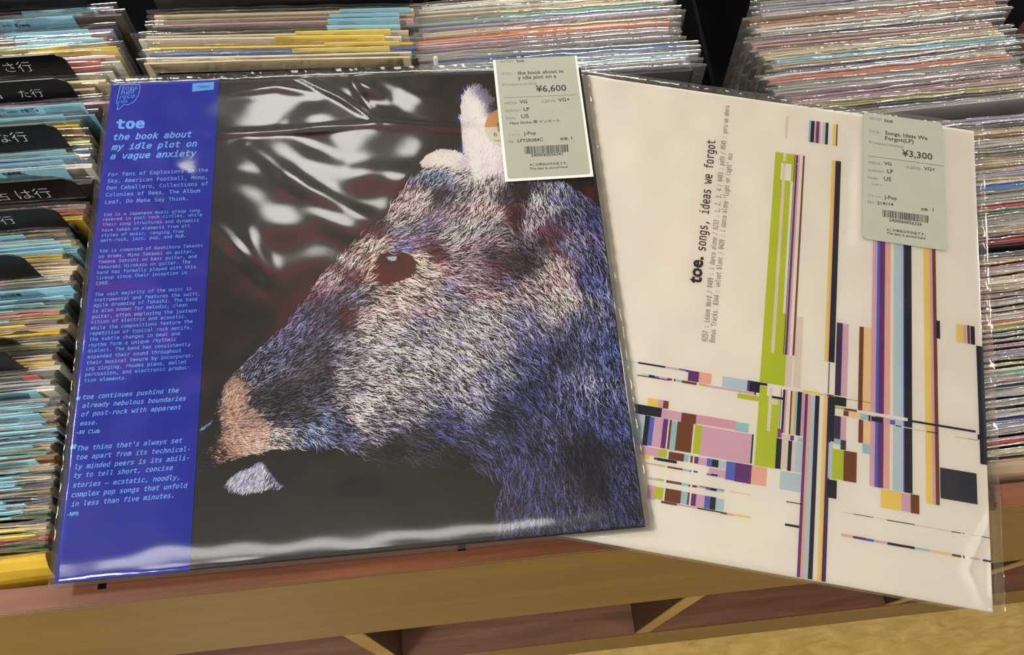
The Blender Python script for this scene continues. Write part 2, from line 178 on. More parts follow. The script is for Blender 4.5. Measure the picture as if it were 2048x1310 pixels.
'cp': [[79.4,92.2,60,62,80,0.696,0.718],[89.17,91.41,215,170,150,0.469,0.883],[83.59,91.86,220,180,160,0.463,0.886],[85.46,79.97,205,160,142,0.957,0.291],[88.67,68.17,205,165,150,0.966,-0.259],[97.01,64.61,210,175,165,0.967,-0.256],[96.55,79.06,170,140,135,0.997,-0.082],[113.47,66.09,215,185,175,0.985,-0.171],[105.11,69.66,205,170,160,0.985,-0.171],[80.76,61.73,120,85,75,0.996,-0.084],[72.79,69.5,12,12,18,0.996,-0.084],[71.61,55.5,18,20,34,0.996,-0.085],[77.3,77.74,15,15,18,0.997,-0.083],[124.53,67.46,120,130,180,0.909,-0.416],[130.12,62.4,80,115,190,0.172,-0.985],[135.67,64.23,90,105,160,0.726,-0.688],[101.37,105.46,85,88,115,0.764,0.645],[101.78,90.4,60,60,75,0.881,0.473],[112.57,113.78,80,85,120,0.74,0.673],[123.88,131.74,75,80,120,0.697,0.717],[113.03,89.5,42,42,52,0.957,0.291],[124.41,79.7,60,65,85,0.995,0.104],[113.25,77.69,60,60,75,0.995,0.102],[135.62,99.73,55,57,72,0.922,0.387],[135.6,118.24,66,68,92,0.827,0.563],[138.52,143.54,62,62,90,0.629,0.777],[153.59,162.3,75,60,70,0.632,0.775],[144.55,162.92,130,115,130,0.624,0.781],[150.32,136.21,52,52,66,0.768,0.641],[159.42,148.59,95,95,120,0.823,0.568],[168.12,134.91,185,172,185,0.904,-0.428],[166.35,122.23,160,152,176,0.966,-0.257],[153.06,116.92,110,106,130,1,0.017],[152.84,98.38,130,125,145,0.997,-0.076],[158.31,79.9,165,152,165,0.94,-0.341],[175.94,96.57,178,168,182,0.939,-0.343],[182.37,114.7,155,155,190,0.864,-0.504],[197.84,129.51,125,132,178,0.759,-0.651],[186.85,77.58,120,118,142,0.891,-0.454],[169.4,67.21,105,103,125,0.94,-0.34],[146.87,69.08,66,72,105,0.967,-0.256],[191.83,59.52,42,46,66,0.867,-0.498],[209.19,63.91,55,62,100,0.822,-0.569],[174.72,55.19,20,23,30,0.908,-0.419],[208.22,46.62,22,25,36,0.823,-0.568],[172.27,181.5,195,165,155,0.817,0.576],[159.86,175.43,150,125,125,0.694,0.72],[200.95,164.12,195,160,160,0.951,0.31],[183.63,151.85,200,168,165,0.813,-0.582],[197.3,186.84,90,85,115,0.947,0.32],[184.97,191.15,110,110,155,0.946,0.325],[172.55,192.66,60,55,62,0.693,0.721],[185.33,201.78,170,150,160,0.695,0.719],[198.53,215.44,195,172,182,0.561,0.828],[192.17,215.83,160,140,150,0.559,0.829],[195.92,229.63,90,100,150,0.485,0.875],[208.83,229.62,90,120,195,0.348,0.938],[211.29,214.67,45,42,50,0.499,0.866],[217.28,207.01,110,105,125,0.64,0.768],[207.2,196.83,95,95,128,0.868,0.496],[216.07,185.62,160,148,168,0.824,0.567],[206.24,177.52,45,42,55,0.992,0.128],[229.1,191.87,155,148,168,0.583,0.812],[236.45,205.82,165,155,175,0.441,0.898],[247.58,183.58,110,105,125,0.66,0.751],[246.48,169.64,50,50,66,0.9,-0.436],[258.88,167.07,42,40,52,0.745,-0.667],[229.92,157.04,120,112,138,0.986,-0.164],[214.14,151.39,105,106,145,0.858,-0.514],[238.2,143.01,165,155,185,0.806,-0.592],[245.39,155.97,85,82,108,0.857,-0.514],[263.43,147.94,140,130,150,0.683,-0.73],[280.05,157.01,175,160,168,0.458,-0.889],[281.39,139.94,190,172,186,0.384,-0.923],[261.58,128.1,95,100,148,0.623,-0.782],[242.27,116.55,130,130,172,0.694,-0.72],[227.9,127.3,145,145,180,0.757,-0.654],[217.5,105.74,150,150,186,0.725,-0.689],[240.53,94.6,98,104,146,0.672,-0.741],[259.79,108.84,68,78,128,0.554,-0.833],[257.48,84,50,60,102,0.561,-0.828],[224.73,80.53,112,117,160,0.762,-0.647],[241.51,70.14,40,48,76,0.729,-0.685],[225.98,56.66,58,66,105,0.8,-0.6],[251.83,54.49,46,52,90,0.495,-0.869],[267.17,62.07,60,65,102,0.242,-0.97],[280.94,107.24,56,61,92,0.143,-0.99],[292.29,125.87,80,85,128,0.049,-0.999],[302.11,155.5,70,78,135,0.124,-0.992],[311.5,179.44,75,80,130,0.279,-0.96],[313.76,197.39,58,68,112,0.434,-0.901],[298.7,209.38,75,80,110,0.36,-0.933],[283.1,217.77,110,120,175,0.054,-0.999],[275.82,210.76,155,165,210,0.057,-0.998],[267.96,196.6,130,130,165,-0.014,-1],[280.12,188.62,50,50,70,0.294,-0.956],[295.41,180.48,88,90,125,0.368,-0.93],[277.56,76.28,70,75,118,0.063,-0.998],[293.86,87.31,88,92,145,0.134,-0.991],[308.33,105.16,60,75,122,0.124,-0.992],[302.33,59.17,60,70,118,0.391,-0.92],[288.8,45.53,24,26,48,0.055,-0.998],[304.32,29.76,50,58,98,0.311,-0.95],[307.37,9.78,52,58,95,0.224,-0.975],[276.9,18.06,55,58,98,-0.025,-1],[257.71,25.34,50,55,98,-0.097,-0.995],[247.42,37.54,55,60,104,-0.173,-0.985],[242.44,12.86,48,50,90,-0.177,-0.984],[261.68,8.39,55,58,98,-0.015,-1],[289.6,28.19,20,23,40,0.053,-0.999],[236.74,282.53,238,228,245,0.138,0.99],[240.69,266.33,238,228,242,0.144,0.99],[237.94,250.81,218,210,235,0.217,0.976],[241.8,235.25,205,195,210,0.221,0.975],[247.48,223.62,195,185,200,0.303,0.953],[244.46,205.33,180,168,180,0.376,0.927],[253.74,212.1,60,55,70,0.233,0.972],[264.12,218.89,24,22,28,-0.089,-0.996],[260.56,200.69,24,22,26,-0.086,-0.996],[257.4,186.5,90,80,92,0.384,-0.923],[255.51,283.61,50,48,55,0.502,0.865],[250.88,289.96,120,110,140,0.359,0.933],[231.85,274.74,205,200,232,0.135,0.991],[229.93,255.13,205,198,228,0.139,0.99],[219.38,244.15,245,240,235,0.989,0.146],[166.51,171.56,200,150,130,0.333,0.943],[168.48,177.6,205,165,150,0.486,0.874],[175.37,181.99,170,150,160,0.947,0.32],[198.18,171.15,215,170,155,0.415,-0.91],[195.51,159.41,215,175,160,0.695,-0.719],[188.34,155.87,215,178,165,0.901,-0.433],[179.15,153.83,190,150,145,0.967,-0.255],[171.5,151.04,200,160,150,0.903,-0.429],[184.67,182.42,90,110,190,0.999,0.032],[202.24,158.94,150,125,130,0.81,-0.586],[209.58,244.7,245,240,232,0.989,0.146],[230.6,239.7,215,210,222,0.99,0.142],[205.58,243.01,238,232,226,0.989,0.147],[224.51,247.69,245,240,235,0.989,0.148]],
'poly': {'head':[[70.13,68.3],[73.17,78.08],[78.49,87.84],[79.27,95.17],[87.18,107.17],[100.94,120.87],[112.25,131.01],[126.67,147.64],[132.55,158.75],[140.05,168.27],[150.74,179.47],[158.51,187.61],[164.81,194.21],[175.92,202.37],[182.53,212.77],[190.92,225.1],[201.02,235.7],[209.24,237.87],[230.23,234.02],[234.74,228.11],[255.94,226.87],[293.69,223.91],[308.78,210.63],[315.85,200.93],[319.26,191.56],[315.99,-2],[232.12,-1.05],[232.72,13.74],[235.82,24.48],[240.05,34.77],[224.74,38.93],[208.02,43.21],[194.07,46.12],[180.14,49.02],[168.93,48.27],[157.91,55.19],[141.24,60.89],[124.59,61.72],[113.57,60.94],[97.19,58.93],[82.41,55.14],[71.1,50]],'ear':[[231.74,232.05],[229.69,251.27],[229.5,274.86],[231.52,290.91],[236.12,298.9],[241.36,300.3],[247.93,296.27],[252.27,285.81],[256.4,273.48],[262.82,249.44],[265.1,218.84],[258.32,197.21],[244.19,201.71],[234.24,220.67]],'antler':[[201.35,243.25],[205.85,248.73],[214.92,252.85],[224.7,250.77],[232.03,246.51],[232.51,233.89],[224.76,235.47],[218.86,235.06],[215.13,238.3],[209.2,237.12],[202.18,239.79]],'chin':[[86.41,43.16],[88.4,47.12],[93.15,50.03],[98.78,51.49],[103.32,54.46],[106.06,53.67],[109.73,48.04],[113.37,43.01],[117.49,39.34],[111.27,39.61],[103.21,38.67],[96.5,38.44],[90.28,40.08]],'eye':[[167.29,165.4],[169.64,174.77],[174.68,179.26],[184.58,179.64],[192.21,176.71],[196.02,171.29],[194.5,164.56],[187.57,159.95],[179.29,158.51],[173.17,156.92],[168,156.28]],'pupil':[[175.68,170.95],[178.28,175.92],[186.01,176.44],[190.48,172.01],[188.72,165.97],[182.5,163.68],[177.37,165.73]],'duct':[[164.11,158.22],[168.61,156.24],[167.88,150.64],[165.93,144.19],[164.52,148.23]],'glint':[[178.28,175.92],[183.83,175.89],[183.43,173.17],[178.83,173.82]],'nostril':[[69.23,74.95],[74,78.01],[77.69,81.18],[75.92,77.85],[71.95,75.3]]},
'obiR': [[70.4,314.93],[69.13,-0.15]],
'wr': [[[122.01,314.58],[151.84,294.82],[173,276.59],1,1.8],[[155.39,315.1],[166.72,292.07],[174.63,275.71],-0.8,2],[[158.69,310.81],[181.75,293.35],0.7,4],[[68.24,270.8],[122.45,271.78],[174.58,273.74],0.9,2.2],[[174.58,273.74],[220.73,268.17],[249,265.1],0.6,3],[[69.97,302.84],[108.92,307.02],[135.34,299.67],0.8,4],[[90.69,262.71],[129.17,226.92],[172.71,199.01],1,6],[[109.48,277.13],[154.56,244.01],-1,9],[[74.5,201.73],[105.64,165.6],0.8,4],[[92.79,197.08],[111.66,161.86],0.8,5],[[135.41,245.09],[192.74,230.56],0.7,9],[[129.25,212.43],[172.27,181.5],0.7,7],[[72.39,248.66],[110.27,235.38],0.6,8],[[188.71,301.17],[221.36,279.28],0.7,10],[[203.41,252.71],[179.27,209.35],0.5,8],[[7.49,252.34],[50.41,203.27],0.6,7],[[28.15,262.35],[70.48,223.2],0.5,8],[[6,172.47],[70.78,154.88],0.5,9],[[204.91,215.05],[216.67,196.23],0.5,6],[[247.58,183.58],[264.69,161.49],0.5,7]],
